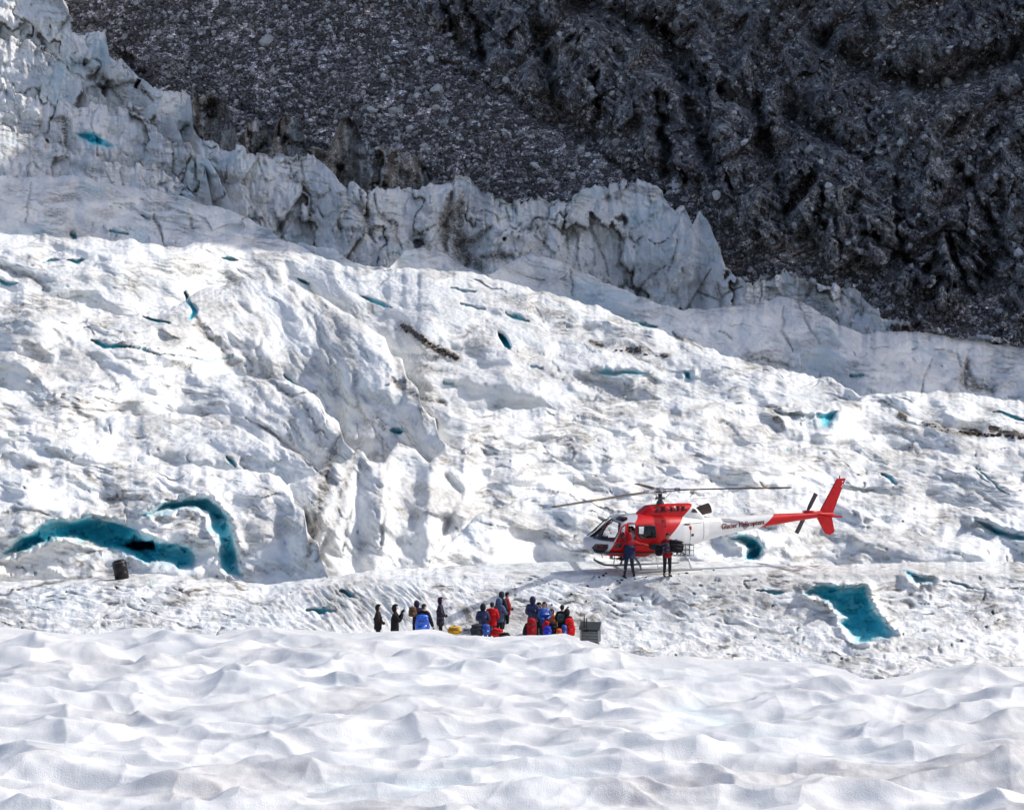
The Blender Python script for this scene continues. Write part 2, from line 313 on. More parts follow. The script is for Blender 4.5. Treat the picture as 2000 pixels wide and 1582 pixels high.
# dirt and the dark of recesses: line, half width, strength, gully depth in metres
DIRT_DARK = [([(770, 700), (800, 760), (830, 820)], 16, .55, .3), ([(596, 990), (610, 1060), (640, 1110)], 14, .6, .2), ([(640, 760), (700, 800), (735, 850)], 5, .6, .4), ([(668, 850), (640, 920), (622, 1000), (600, 1090)], 17, .85, .35), ([(705, 870), (675, 940), (655, 1020), (620, 1100)], 12, .6, .3), ([(760, 900), (742, 960), (735, 1010)], 12, .4, .2), ([(600, 560), (660, 640), (690, 720), (700, 800)], 12, .6, .4), ([(520, 740), (590, 800), (640, 860)], 8, .7, .3), ([(1180, 900), (1300, 905), (1420, 890)], 10, .5, .2), ([(1000, 930), (1080, 900), (1150, 905)], 8, .5, .2), ([(640, 690), (655, 780), (668, 850)], 10, .35, .6),
 ([(560, 560), (620, 640), (660, 740), (675, 850)], 9, .4, .6), ([(480, 820), (560, 870), (640, 940)], 6, .6, .5), ([(500, 830), (545, 862)], 5, .8, .4), ([(765, 745), (800, 775), (865, 790)], 10, .85, .7),
 ([(780, 750), (830, 760), (870, 795)], 12, .6, .6), ([(380, 620), (395, 650), (415, 672)], 10, .9, .6), ([(430, 690), (450, 715), (480, 722)], 8, .8, .4), ([(0, 640), (90, 700), (60, 755)], 18, .5, .3), ([(0, 520), (60, 545), (95, 570)], 10, .7, .5),
 ([(100, 650), (180, 700), (230, 760)], 9, .4, .3), ([(120, 780), (150, 800), (240, 800)], 7, .6, .3), ([(90, 880), (140, 905)], 8, .6, .3), ([(0, 1010), (60, 1005), (110, 1015)], 8, .7, .3), ([(0, 1165), (60, 1150), (140, 1130), (210, 1128)], 5, .9, .15),
 ([(240, 960), (245, 1010)], 6, .5, .2), ([(460, 590), (520, 640), (500, 690)], 10, .4, .4), ([(600, 600), (665, 640), (720, 700)], 6, .45, .4), ([(745, 870), (760, 960), (740, 1080)], 7, .4, .5), ([(685, 1000), (670, 1080)], 6, .5, .5), ([(820, 880), (900, 960), (860, 1060)], 10, .3, .5),
 ([(1290, 800), (1330, 820), (1400, 790)], 7, .6, .3), ([(1060, 800), (1170, 795), (1260, 810)], 5, .4, .2), ([(1500, 798), (1530, 840)], 8, .9, .2), ([(1655, 785), (1680, 800)], 8, .8, .2), ([(1315, 655), (1340, 670), (1370, 690)], 7, .9, .4), ([(1890, 705), (1885, 745), (1940, 765)], 14, 1.0, 1.0), ([(1820, 700), (1800, 770)], 3, .6, .4), ([(1825, 688), (1870, 695), (1890, 760)], 3, .6, .5),
 ([(1110, 640), (1150, 650), (1120, 670)], 12, .5, .5), ([(1530, 600), (1525, 650), (1550, 690)], 4, .5, .6), ([(1560, 600), (1600, 680)], 4, .5, .6), ([(1500, 1130), (1650, 1125), (1850, 1120), (2000, 1140)], 12, .45, .1), ([(1200, 1140), (1320, 1150), (1480, 1120)], 16, .5, .05), ([(1370, 1180), (1440, 1175), (1560, 1210)], 14, .55, .1),
 ([(1700, 1290), (1640, 1300), (1620, 1320)], 10, .8, .2), ([(1850, 1170), (1990, 1180)], 12, .5, .1), ([(1400, 1215), (1500, 1240), (1610, 1290)], 7, .45, .1), ([(1960, 1000), (1900, 960), (1830, 930)], 6, .5, .3), ([(1850, 870), (1950, 890)], 14, .5, .1),
 # cliffs, with the dark of a cave recess painted in
 ([(535, 410), (545, 440), (552, 470)], 9, .8, .5), ([(590, 320), (600, 380), (610, 460)], 6, .8, .9), ([(640, 360), (660, 420), (670, 490)], 5, .5, .6), ([(700, 370), (715, 430), (735, 480)], 8, .8, 1.0), ([(730, 380), (740, 420), (770, 440), (785, 490)], 6, .9, 1.2),
 ([(850, 440), (800, 470), (780, 480)], 5, .7, .8), ([(880, 380), (868, 430), (870, 490)], 14, 1.1, 2.0), ([(900, 400), (890, 450), (905, 500), (940, 520)], 26, 1.0, 1.5), ([(960, 440), (930, 470), (890, 480)], 10, .9, .8), ([(940, 500), (1000, 500)], 16, .9, .8), ([(1000, 395), (1010, 420)], 5, .8, .6), ([(1030, 450), (1060, 440), (1062, 480)], 12, .8, .6), ([(1150, 430), (1165, 470), (1190, 540)], 5, .7, .9), ([(1105, 450), (1110, 500)], 5, .6, .7),
 ([(1210, 480), (1225, 560)], 6, .6, .7), ([(1245, 570), (1270, 540), (1300, 520)], 4, .9, .8), ([(1295, 530), (1315, 580)], 7, .6, .6), ([(1180, 390), (1230, 360), (1280, 372)], 3, .7, .4), ([(1270, 420), (1240, 450), (1150, 435)], 3, .6, .4), ([(1360, 570), (1400, 585), (1450, 560)], 4, 1.0, .8), ([(1345, 440), (1400, 520)], 4, .4, .5), ([(1400, 555), (1410, 600)], 10, .9, .8), ([(1580, 580), (1620, 600), (1640, 630)], 8, .5, .7), ([(1640, 570), (1680, 600), (1735, 625)], 6, .6, .6),
 ([(60, 80), (110, 115), (160, 150)], 4, .8, .8), ([(110, 120), (170, 130), (210, 160), (240, 200)], 10, .8, .8), ([(200, 175), (260, 160), (300, 195)], 9, 1.0, .8), ([(100, 230), (125, 235), (130, 285)], 12, .9, .8), ([(0, 290), (60, 300), (140, 320), (200, 340)], 14, .6, .4), ([(250, 210), (260, 230), (310, 245)], 4, .9, .6), ([(380, 310), (385, 360)], 4, .8, .8), ([(300, 420), (320, 475)], 5, .9, .7), ([(370, 425), (376, 450)], 5, .7, .5), ([(60, 360), (50, 440)], 3, .6, .4), ([(220, 400), (300, 425), (380, 430)], 4, .5, .3), ([(160, 330), (180, 350)], 6, .7, .3), ([(985, 525), (1100, 560), (1160, 590)], 22, .45, .3), ([(1115, 530), (1118, 580)], 5, .8, .6)]
DEBRIS = [([(788, 640), (828, 668), (892, 704)], 6, 1.0), ([(1155, 672), (1175, 677)], 4, .9), ([(1225, 688), (1250, 692)], 4, .9), ([(1295, 698), (1305, 699)], 4, .9), ([(1880, 843), (1915, 848)], 5, 1.0), ([(1935, 842), (1960, 848)], 4, 1.0), ([(1965, 850), (2010, 856)], 5, 1.0), ([(1755, 811), (1768, 813)], 4, 1.0), ([(1810, 830), (1880, 850)], 5, .75),
 ([(1745, 640), (1800, 645), (1860, 655)], 7, 1.0), ([(1860, 660), (2060, 688)], 5, .8), ([(340, 720), (370, 730)], 3, .6)]

def surface(name, crest, cliff, lump, idx):
    u0, u1 = crest[0][0], crest[-1][0]
    nu = int((u1 - u0) / 2.25) + 1
    u = np.linspace(u0, u1, nu)
    vt = pl(u, crest).astype(np.float64)
    # small raggedness of the crest
    rag = 13 if cliff > .3 else 9
    if name == 'landing_bench': rag = 5 * (1 - np.exp(-((u - 1250) / 320.) ** 4))
    ragv = rag * fbm(u / 34., u * 0 + idx * 3.3, 4, 40 + idx) + (3.5 * rdg(u / 16., u * 0 + idx, 2, 60 + idx) if cliff > .3 else 0)
    if cliff > .3: c_ = cells(u / 27. + idx, u * 0 + idx, 900 + idx); ragv = ragv + 13 * c_[0] + 16 * c_[1] * c_[3]
    dt = DB(u, vt)
    # nearest crest in front
    vf = np.full(nu, 1e9); df = np.zeros(nu)
    for j in range(idx + 1, len(CREST)):
        pj = CREST[j][1]; ok = (u >= pj[0][0]) & (u <= pj[-1][0]); vj = pl(u, pj)
        take = ok & (vj < vf) & (vj > vt - 2); vf = np.where(take, vj, vf)
    for j in range(idx + 1, len(CREST)):
        pj = CREST[j][1]; ok = (u >= pj[0][0]) & (u <= pj[-1][0]); vj = pl(u, pj)
        hid = sst(-6, 25, vt - vj) * ok
        dt = np.maximum(dt, (DB(u, vj) + 5) * hid)
    last = name == 'landing_bench'
    if last:
        cl = [(vt, dt)]
        def ln(v, d): cl.append((v, np.full(nu, 0.) + d))
        right = sst(1400, 1900, u)
        ln(np.maximum(vt + 20, 1123), 57.0 - .0 * u); ln(np.maximum(vt + 40, 1165), 55.9); ln(1215 + 0 * u, 54.6); ln(1262 + 20 * right, 53.2 - 2 * right); ln(1345 + 0 * u, 50.0 - 2.5 * right); ln(1420 + 0 * u, 49.0 - 3 * right)
        rows = 150; t = np.linspace(0, 1, rows)
        Vc = np.stack([c[0] for c in cl]); Dc = np.stack([c[1] for c in cl]); k = np.linspace(0, 1, len(cl))
        pos = [0, .12, .27, .45, .62, .85, 1.0]
        V = np.empty((rows, nu)); D = np.empty((rows, nu))
        for r_, tt in enumerate(t):
            j = min(int(np.searchsorted(pos, tt, 'right') - 1), 5); q = (tt - pos[j]) / (pos[j + 1] - pos[j])
            V[r_] = Vc[j] + (Vc[j + 1] - Vc[j]) * q; D[r_] = Dc[j] + (Dc[j + 1] - Dc[j]) * q
        for r_ in (D,):
            pass
    else:
        vf = np.where(vf > 1e8, vt + 40, vf)
        dfr = DB(u, vf)
        gap = np.maximum(dt - dfr, 2.0)
        vb = vf + 22 + .10 * (vf - vt)
        db = dfr + .32 * gap
        if cliff > .7:
            db = np.maximum(db, dt - .45 * gap)
        hgt = np.percentile(vb - vt, 85)
        rows = max(14, int(hgt / 2.3)); t = np.linspace(0, 1, rows)[:, None]     # 0 crest .. 1 foot
        if cliff > .3: a = t ** 1.15; bq = t ** .9
        else: a = 1 - np.sin((1 - t) * np.pi / 2) ** .9; bq = t ** .85
        V = vt + (vb - vt) * a; D = dt + (db - dt) * bq
        # smoothing of tiny jumps along u caused by the front crests
        ker = np.hanning(23); ker /= ker.sum()
        def sm(A):
            P = np.pad(A, ((0, 0), (11, 11)), 'edge'); out = np.zeros_like(A)
            for q in range(23): out += ker[q] * P[:, q:q + A.shape[1]]
            return out
        w = t ** .6
        V = V * (1 - w) + sm(V) * w; D = D * (1 - w) + sm(D) * w
    V = V + ragv * np.exp(-(V - vt) / 32.)
    # crest rolls over to the far side
    nb = 7; tb = np.linspace(1, 0, nb, endpoint=False)[:, None]
    back = np.minimum(.10 * dt, 7.0) * (.5 if cliff > .3 else 1)
    Vb = V[0] + tb ** 1.8 * (55 if cliff > .3 else 34); Dbk = D[0] + tb * back
    V = np.concatenate([Vb, V]); D = np.concatenate([Dbk, D]); U = np.broadcast_to(u, V.shape).copy()
    front = np.concatenate([np.zeros((nb, 1)), np.ones((V.shape[0] - nb, 1))]) * np.ones_like(V)
    rowt = np.concatenate([np.zeros((nb, 1)), np.linspace(0, 1, V.shape[0] - nb)[:, None]]) * np.ones_like(V)
    X = (U - 1000) / F * D
    pxm = F / D
    dirt_dark = np.zeros_like(V); blue = np.zeros_like(V); deb = np.zeros_like(V); carve = np.zeros_like(V)
    wob = 3.0 * fbm(U / 26., V / 26., 3, 5); wob2 = 3.0 * fbm(U / 26., V / 26., 3, 15)
    Uw, Vw = U + wob, V + wob2
    def box(pts, m): 
        a = min(p[0] for p in pts) - m, max(p[0] for p in pts) + m, min(p[1] for p in pts) - m, max(p[1] for p in pts) + m
        return (U > a[0]) & (U < a[1]) & (V > a[2]) & (V < a[3])
    hol = 0
    for pts, dep, bl in HOLES:
        b = box(pts, 30)
        if not b.any(): continue
        uu, vv = Uw[b], Vw[b]; ins = in_poly(uu, vv, pts); dd, _ = dist_line(uu, vv, pts + [pts[0]])
        sg = np.where(ins, dd, -dd)
        ins_n = fbm(uu / 22., vv / 12., 3, 141); stp = cells(uu / 34. + ins_n, vv / 17. - ins_n, 142)
        y0_, y1_ = min(q[1] for q in pts), max(q[1] for q in pts); vv_ = np.clip((vv - y0_) / (y1_ - y0_), 0, 1)
        c = sst(-1.5, 6, sg) * dep * (.6 + .4 * sst(0, 26, sg)) + sst(2, 9, sg) * (.28 * dep * stp[0] + .3 * stp[1] * stp[3]); carve[b] = np.maximum(carve[b], c)
        bv = bl * (.52 + .36 * sst(0, 14, sg) + .50 * stp[0] + .15 * ins_n + .22 * (1 - vv_)) if bl < 1 else 1.3 + 0 * sg; blue[b] = np.maximum(blue[b], bv * sst(-3, 2.5, sg))  # top of each hollow coloured darker for the shade of an overhang
        lip = np.exp(-((sg + 8) / 7.) ** 2) * (sg < 0); carve[b] -= lip * (.45 + .5 * (1 - vv_)) * (.7 + ins_n)
        blue[b] = np.maximum(blue[b], (.10 + .22 * (ins_n > .05)) * sst(-15, 0, sg) * (bl > .3) * (.6 + ins_n))
    for pts, w_ in SLITS:
        b = box(pts, w_ * 3 + 6)
        if not b.any(): continue
        dd, k = dist_line(Uw[b], Vw[b], pts); w2 = w_ * (.15 + .62 * np.sin(np.pi * np.clip(k, .05, .95)) ** .7)
        m = sst(1.35, .65, dd / w2); carve[b] = np.maximum(carve[b], m * w_ * .15 * 46 / pxm[b].clip(20)); blue[b] = np.maximum(blue[b], m * (.22 + .05 * w_))
    for pts, w_, s_, g in DIRT_DARK:
        b = box(pts, w_ * 3)
        if not b.any(): continue
        dd, k = dist_line(U[b] + 2.2 * wob[b], V[b] + 2.2 * wob2[b], pts); tp = .35 + .65 * np.sin(np.pi * np.clip(k, .04, .96))
        m = np.exp(-(dd / (w_ * .75 * tp)) ** 2)
        dirt_dark[b] = np.maximum(dirt_dark[b], s_ * np.exp(-(dd / (w_ * 1.1 * tp)) ** 2)); carve[b] += m * g * .8
    for pts, w_, s_ in DEBRIS:
        b = box(pts, w_ * 3)
        if not b.any(): continue
        dd, k = dist_line(U[b] + wob[b], V[b] + wob2[b], pts); w_ = w_ * 1.35
        deb[b] = np.maximum(deb[b], s_ * sst(1.8, .3, dd / w_)); dirt_dark[b] = np.maximum(dirt_dark[b], .7 * sst(2.6, .6, dd / w_))
    # streaks that follow the fall of the ice
    wA = np.exp(-((U - 610 - .25 * (V - 700)) / 190.) ** 2) * sst(470, 600, V)
    def rot(a): 
        c, q = math.cos(a), math.sin(a); return U * c + V * q, -U * q + V * c
    sA, sB = rot(.82), rot(.17 if name != 'landing_bench' else .06)
    wu, wv = 26 * fbm(U / 95., V / 75., 3, 71), 20 * fbm(U / 95., V / 75., 3, 72)
    def flow(fx, fy, n, seed, kind=rdg):
        return wA * kind((sA[0] + wu) / fx, (sA[1] + wv) / fy, n, seed) + (1 - wA) * kind((sB[0] + wu) / fx, (sB[1] + wv) / fy, n, seed + 50)
    if cliff > .3:
        fl = U / 11. + 1.6 * fbm(U / 60., V / 60., 3, 21 + idx); 
        flute = rdg(fl, V / 110. + idx, 4, 31) * .85 + .9 * fbm(U / 75., V / 140., 3, 33 + idx) * 1.5
        blocks = worley(U / 85. + .7 * fbm(U / 45., V / 60., 3, 3), V / 150. + .7 * fbm(U / 60., V / 70., 3, 4), 7 + idx)
        carve += cliff * (-flute * .5 + .55 * sst(.12, 0, blocks[1] - blocks[0]) * sst(-.1, .3, fbm(U / 70., V / 70., 2, 67)) - 1.2 * blocks[0] * sst(-.3, .3, fbm(U / 100., V / 100., 2, 68)))
        carve += cliff * (.16 * rdg(U / 9., V / 13., 3, 91) - 1.5 * rdg(U / 38. + .8 * fbm(U / 30., V / 50., 3, 93), V / 70., 4, 92) + 2.2 * fbm(U / 130., V / 90., 3, 94))
        st = sst(.15, .62, rdg(fl * .8 + 3, V / 160. + 2, 4, 55)) * sst(-.25, .35, fbm(U / 90., V / 70., 2, 56))
        dirt_dark = np.maximum(dirt_dark, st * (.32 + .4 * sst(.3, .9, rowt)) * (1 if cliff < 1.2 else 1.5))
        dirt_dark = np.maximum(dirt_dark, .6 * sst(.05, .0, blocks[1] - blocks[0]) * sst(.05, .4, fbm(U / 50., V / 50., 2, 66)))  # cracks between blocks: dirt plus painted crevice shade
        if cliff > 1.2: dirt_dark = np.maximum(dirt_dark, .95 + 1.1 * fbm(U / 14., V / 70., 4, 12)); deb = np.maximum(deb, .95 * sst(.05, .4, fbm(U / 30., V / 22., 4, 13) - .5 * rowt + .25))
    st2 = sst(.25, .75, flow(85., 11., 4, 101)) * sst(-.15, .35, fbm(U / 120., V / 75., 3, 102))
    dirt_dark = np.maximum(dirt_dark, st2 * (.75 if not last else .9))
    sm_ = sst(.02, .42, fbm(U / 170. + 5, V / 60. + 2, 4, 106)) * .5 * sst(-.3, .5, flow(60., 9., 3, 107)); dirt_dark = np.maximum(dirt_dark, sm_)
    if cliff > 0: dirt_dark = np.maximum(dirt_dark, min(.5, cliff) * (.28 + .5 * fbm(U / 50., V / 50., 4, 110)))
    # thin cracks winding over the ice
    cw = flow(70., 40., 2, 104)
    crk = sst(.86, .97, cw) * sst(.0, .35, fbm(U / 80., V / 60., 2, 105)) * sst(0, .1, rowt)
    carve += crk * .3; dirt_dark = np.maximum(dirt_dark, crk * .7)
    cw3 = flow(150., 16., 4, 120); ln3 = sst(.62, .92, cw3) * sst(-.1, .3, fbm(U / 60., V / 40., 2, 121)) * (cliff < .5); dirt_dark = np.maximum(dirt_dark, .8 * ln3); carve += .15 * ln3
    bb = sst(.30, .6, fbm(U / 100. + 9, V / 55., 3, 111)) * sst(.78, .95, cw); blue = np.maximum(blue, .33 * bb)
    if name in ('ice_slope_upper', 'serac_front', 'serac_back', 'serac_middle', 'ice_cliff'):
        blue = np.maximum(blue, .17 * sst(.0, .5, fbm(U / 130. + 2, V / 80., 3, 131)))
    # ice lumps
    Y = D
    a = lump * (1 - .6 * np.exp(-(rowt / .05))) * front + .3 * lump * (1 - front)
    wr = 1.3 * fbm(X / 5, Y / 7, 3, 211)
    hz = .31 * a * (3.2 * fbm(X / 8. + wr * .4, Y / 13., 3, 201 + idx) + .75 * fbm(X / 3. + wr, Y / 5.5 - wr, 4, 202) + .45 * rdg(X / 4.2 + wr, Y / 7. + wr, 3, 204) + .16 * rdg(X / .8 + wr, Y / 1.5 - wr, 2, 203))
    hz = hz * (0.5 if cliff > .7 else 1)
    if cliff > .3:
        wv_ = .45 * fbm(U / 40., V / 55., 3, 95); c1 = cells(U / 92. + wv_, V / 150. - wv_, 96 + idx); c2 = cells(U / 34. + wv_, V / 62. + wv_, 97 + idx)
        kf = front * cliff * (D / 180)
        carve += kf * (4.6 * c1[0] + 5.6 * c1[1] * c1[3] + 3.0 * c1[2] * c1[4] + .7 * c2[0] + 1.2 * c2[1] * c2[3] + .8 * c2[2] * c2[4] + 1.5 * sst(.13, 0, c1[5]) * sst(-.25, .2, fbm(U / 70., V / 50., 2, 98)))
        dirt_dark = np.maximum(dirt_dark, .7 * sst(.05, 0, c1[5]) * sst(.0, .4, fbm(U / 60., V / 60., 2, 99))); dirt_dark = np.maximum(dirt_dark, (.35 + .5 * c1[1]) * sst(.3, .95, rowt))  # facet joints darkened like crevice shade along with dirt, dirtier at the foot
    elif not last:
        hz += front * .19 * (D / 90) * (1 - .8 * np.exp(-(rowt / .05))) * (flow(150., 42., 4, 241) + .6 * flow(60., 24., 3, 243, fbm))
        c1 = cells((sB[0] + wu) / 70., (sB[1] + wv) / 26., 245); brk = sst(-.05, .3, fbm(U / 150., V / 90., 3, 246))
        carve += front * brk * (D / 110) * (.5 * c1[0] + .8 * c1[1] * c1[3] + .6 * c1[2] * c1[4]); dirt_dark = np.maximum(dirt_dark, .4 * brk * sst(.04, 0, c1[5]))
    if not last: carve += front * (1 - .4 * cliff) * (np.minimum(1, D / 100)) * (3.3 * flow(170., 75., 3, 221, fbm) - .15 * flow(70., 10., 3, 222))
    if last:
        padm = np.exp(-((U - 1190) / 250.) ** 4) * np.exp(-((V - 1106) / 17.) ** 4)
        hz = hz * (1 + 1.3 * sst(1120, 1165, V)) * (1 - .9 * padm); carve *= (1 - padm)
        dirt_dark = np.maximum(dirt_dark, .75 * np.exp(-((U - 1450) / 260.) ** 2 - ((V - 1180) / 55.) ** 2) * sst(-.25, .3, flow(60., 14., 3, 232, fbm)))
        hz += .16 * sst(1130, 1160, V) * flow(75., 14., 3, 231)
        dirt_dark = np.maximum(dirt_dark * (1 - .3 * padm), .5 * padm * sst(-.1, .3, fbm(U / 40., V / 9., 3, 9)))
        blue = np.maximum(blue, padm * .11)
        # people stand on even snow
        pm = np.exp(-((U - 930) / 260.) ** 6) * np.exp(-((V - 1236) / 26.) ** 4); hz *= (1 - .95 * pm); carve *= (1 - pm)
    fade = 1 / (1 + 6 * np.clip(blue - .3, 0, 1)); hz = hz * fade
    D2 = D + carve
    X = (U - 1000) / F * D2; Z = ZC - (V - V0) / F * D2 + hz
    me = grid_mesh(name, X, D2, Z, {'dirt_dark': dirt_dark, 'blue': blue, 'debris': deb}, [M_ICE])
    o = link(name.replace('_dirty', '').replace('_back', '').replace('_middle', '').replace('_front', '').replace('_left', '').replace('_right', '').replace('_upper', '').replace('_lower', ''), me)
    tag(o, kind='structure')
    return U, V, X, D2, Z

GR = {}
for i, (nm, cr, cf, lp) in enumerate(CREST):
    GR[nm] = surface(nm, cr, cf, lp, i)
BU, BV, BX, BY, BZ = GR['landing_bench']
def bench(x, y):
    """height of the landing bench under a place"""
    i = np.argmin((BX[7:] - x) ** 2 + (BY[7:] - y) ** 2); return float(BZ[7:].ravel()[i])

# ---------------------------------------------------------------- foreground snow
FC = [(-400, 1235), (0, 1228), (150, 1235), (300, 1228), (420, 1240), (500, 1222), (560, 1228), (700, 1235), (780, 1233), (850, 1228), (890, 1240), (930, 1240), (965, 1246), (1000, 1240), (1105, 1238), (1140, 1252), (1200, 1268), (1300, 1285), (1450, 1290), (1600, 1295), (1690, 1325), (1780, 1318), (1900, 1300), (2070, 1303), (2400, 1320)]
def foreground():
    u = np.linspace(-70, 2070, 820)
    dc = (ZC + .45) * F / (pl(u, FC) - V0)
    s = np.concatenate([np.linspace(0, 1, 440), 1 + np.linspace(.012, .16, 14)])[:, None]
    d0 = 23.2
    D = d0 * (dc / d0) ** s; U = np.broadcast_to(u, D.shape)
    X = (U - 1000) / F * D; Y = D
    wx = X + 1.1 * fbm(X / 3.4, Y / 4.5, 3, 301); wy = Y + 1.4 * fbm(X / 3.4 + 9, Y / 4.5, 3, 302)
    f1, f2 = worley(wx / 2.5, wy / 1.35, 31); g1, g2 = worley(wx / 1.3 + 5, wy / .75, 32)
    big = fbm(X / 7., Y / 5., 3, 305)
    amp = .30 + .14 * fbm(X / 9., Y / 9., 2, 306)
    h = 1.5 * amp * f1 ** 2.0 + .15 * g1 ** 1.9 + .30 * big + .40 * fbm(X / 2.4, Y / 1.0, 3, 308, .36) + .012 * fbm(X / .35, Y / .3, 2, 307)
    h -= h.mean()
    over = np.clip(D - dc, 0, None)
    edge = np.exp(-((D - dc) / 1.6) ** 2) * (D < dc) + (D >= dc)
    h = h * (1 - .75 * edge)
    Z = -.45 + h - .55 * over - .22 * over ** 2
    dirt_dark = np.clip(.8 * sst(-.05, .42, fbm(X / 6. + 3, Y / 2.8, 4, 311)) + .5 * sst(.1, .35, h) * sst(-.1, .4, fbm(X / 4., Y / 2., 3, 312)), 0, 1) * (.45 + .55 * sst(40, 27, D))
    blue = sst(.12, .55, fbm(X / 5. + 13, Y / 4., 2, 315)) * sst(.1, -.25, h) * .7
    me = grid_mesh('foreground_snow', X, Y, Z, {'dirt_dark': dirt_dark, 'blue': blue}, [M_SNOW])
    return tag(link('foreground_snow', me), kind='structure')
foreground()

# snow field on all sides, below and behind the viewpoint
def field():
    r = np.linspace(0, 1, 40)[:, None] ** 2 * 700 + 8; a = np.linspace(0, 2 * np.pi, 97)[None]
    X = r * np.cos(a); Y = r * np.sin(a) + 12; 
    Z = -3.6 - .0 * X + .6 * fbm(X / 18., Y / 18., 3, 401) - .03 * np.clip(-Y, 0, 200) - 6.0 * np.exp(-(np.abs(X) / (np.abs(Y) * .5 + 20)) ** 4) * sst(45, 60, Y)
    z = np.zeros_like(X)
    tag(link('snow_field', grid_mesh('snow_field', X, Y, Z, {'dirt_dark': z, 'blue': z}, [M_SNOW])), kind='structure')
field()

# ---------------------------------------------------------------- mountain side
_DM = [(0, [(-300, 330), (-150, 288), (0, 258), (200, 236), (400, 217), (800, 190)]), (1000, [(-300, 300), (-150, 273), (0, 251), (385, 206), (800, 172)]), (2000, [(-300, 292), (-150, 262), (0, 238), (350, 197), (672, 170), (900, 150)])]
def DM(u, v):
    ds = [np.interp(v, [p[0] for p in t], [p[1] for p in t]) for _, t in _DM]
    k = np.clip(u / 1000.0, -.1, 2.4)
    return np.where(k < 1, ds[0] + (ds[1] - ds[0]) * k, ds[1] + (ds[2] - ds[1]) * (k - 1))
SIL = CREST[1][1]
def mountain():
    u = np.linspace(90, 2260, 900); t = np.linspace(0, 1, 360)[:, None]
    vt = -170; vb = pl(u, [(90, 130), (240, 240), (400, 380), (620, 460), (1000, 470), (1300, 500), (1500, 640), (1800, 710), (2260, 740)])
    V = vt + (vb - vt) * t; U = np.broadcast_to(u, V.shape).copy()
    D = DM(U, V)
    # rock bands (buttresses) right of a diagonal, scree left of it and in tongues
    diag = (U - 860) * .62 - (V - 60) * .92                                # >0 right/above the foot of the buttress
    q = fbm(U / 120., V / 120., 3, 501)
    rockm = sst(-20, 30, diag + 60 * q)
    tongue = sst(.05, .28, fbm((U - V) / 260. + 4, (U + V) / 90., 3, 503) + .1 * np.sin((U * .5 - V) / 90.))
    low = sst(90, 20, pl(U.ravel(), SIL).reshape(U.shape) - V)
    scree = np.clip(1 - rockm * (1 - .85 * tongue) + low * .8, 0, 1)
    a = .12 + 0 * U
    su = U * .80 + V * .60; sv = -U * .60 + V * .80
    steep = rdg(U / 34. + 1.5 * fbm(U / 90., V / 90., 3, 511), V / 120. - U / 300., 5, 512)
    big = rdg(U / 210. + .6 * fbm(U / 200., V / 200., 2, 513), V / 420. + U / 500., 3, 514)
    strat = rdg(su / 150., sv / 24., 4, 515)
    rk = -7.5 * big - 3.6 * steep - 2.6 * strat + 3.0 * fbm(U / 60., V / 80., 4, 516)
    sc = .9 * fbm(U / 90., V / 90., 3, 521) - .7 * rdg(su / 14., sv / 10., 4, 522)
    fine = rdg(U / 15. + fbm(U / 25., V / 25., 2, 517), V / 26., 4, 518); chip = worley(U / 13. + fbm(U / 30., V / 30., 2, 519), V / 19., 520)[0]
    cr = cells(U / 30. + .5 * q, V / 44. - U / 130. + .5 * q, 525); rk = rk - 1.1 * fine + .9 * chip + 2.2 * cr[0] + 3.0 * cr[1] * cr[3] + 2.4 * cr[2] * cr[4]; cR = cells(U / 78. + .5 * q, V / 110. - U / 220. + .6 * q, 526); rk = rk + 5.5 * cR[0] + 8.0 * cR[1] * cR[3] + 6.0 * cR[2] * cR[4]; sc = sc + .5 * worley(U / 7.5, V / 6., 523)[0] - .25 * rdg(U / 9., V / 8., 2, 524)
    carve = rk * (1 - scree) + sc * scree
    # dark clefts
    tone = np.zeros_like(U)
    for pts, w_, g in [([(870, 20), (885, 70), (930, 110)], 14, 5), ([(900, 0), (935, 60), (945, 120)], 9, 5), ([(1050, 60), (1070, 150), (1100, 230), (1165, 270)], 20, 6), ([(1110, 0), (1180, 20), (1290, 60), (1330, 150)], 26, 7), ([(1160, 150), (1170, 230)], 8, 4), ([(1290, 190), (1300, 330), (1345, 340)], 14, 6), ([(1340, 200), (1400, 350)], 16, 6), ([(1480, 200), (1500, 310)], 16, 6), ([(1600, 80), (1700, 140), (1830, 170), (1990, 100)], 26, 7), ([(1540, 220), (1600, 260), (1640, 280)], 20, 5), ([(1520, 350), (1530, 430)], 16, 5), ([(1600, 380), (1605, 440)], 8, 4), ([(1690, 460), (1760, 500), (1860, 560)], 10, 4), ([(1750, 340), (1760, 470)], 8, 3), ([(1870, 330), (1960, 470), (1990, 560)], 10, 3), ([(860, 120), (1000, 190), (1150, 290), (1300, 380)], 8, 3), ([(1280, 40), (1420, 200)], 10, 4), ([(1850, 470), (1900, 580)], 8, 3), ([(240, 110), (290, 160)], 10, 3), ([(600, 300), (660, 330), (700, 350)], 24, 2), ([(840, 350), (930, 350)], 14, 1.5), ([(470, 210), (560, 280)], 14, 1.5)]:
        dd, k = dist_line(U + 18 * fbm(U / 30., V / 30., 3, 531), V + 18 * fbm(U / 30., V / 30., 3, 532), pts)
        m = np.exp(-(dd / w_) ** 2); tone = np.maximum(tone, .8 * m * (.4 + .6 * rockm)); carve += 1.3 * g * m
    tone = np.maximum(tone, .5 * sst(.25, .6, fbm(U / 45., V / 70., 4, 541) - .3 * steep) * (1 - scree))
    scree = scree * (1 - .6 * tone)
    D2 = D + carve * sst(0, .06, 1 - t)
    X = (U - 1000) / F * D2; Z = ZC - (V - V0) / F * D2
    me = grid_mesh('mountain', X, D2, Z, {'tone': tone, 'scree': scree}, [M_ROCK], False)
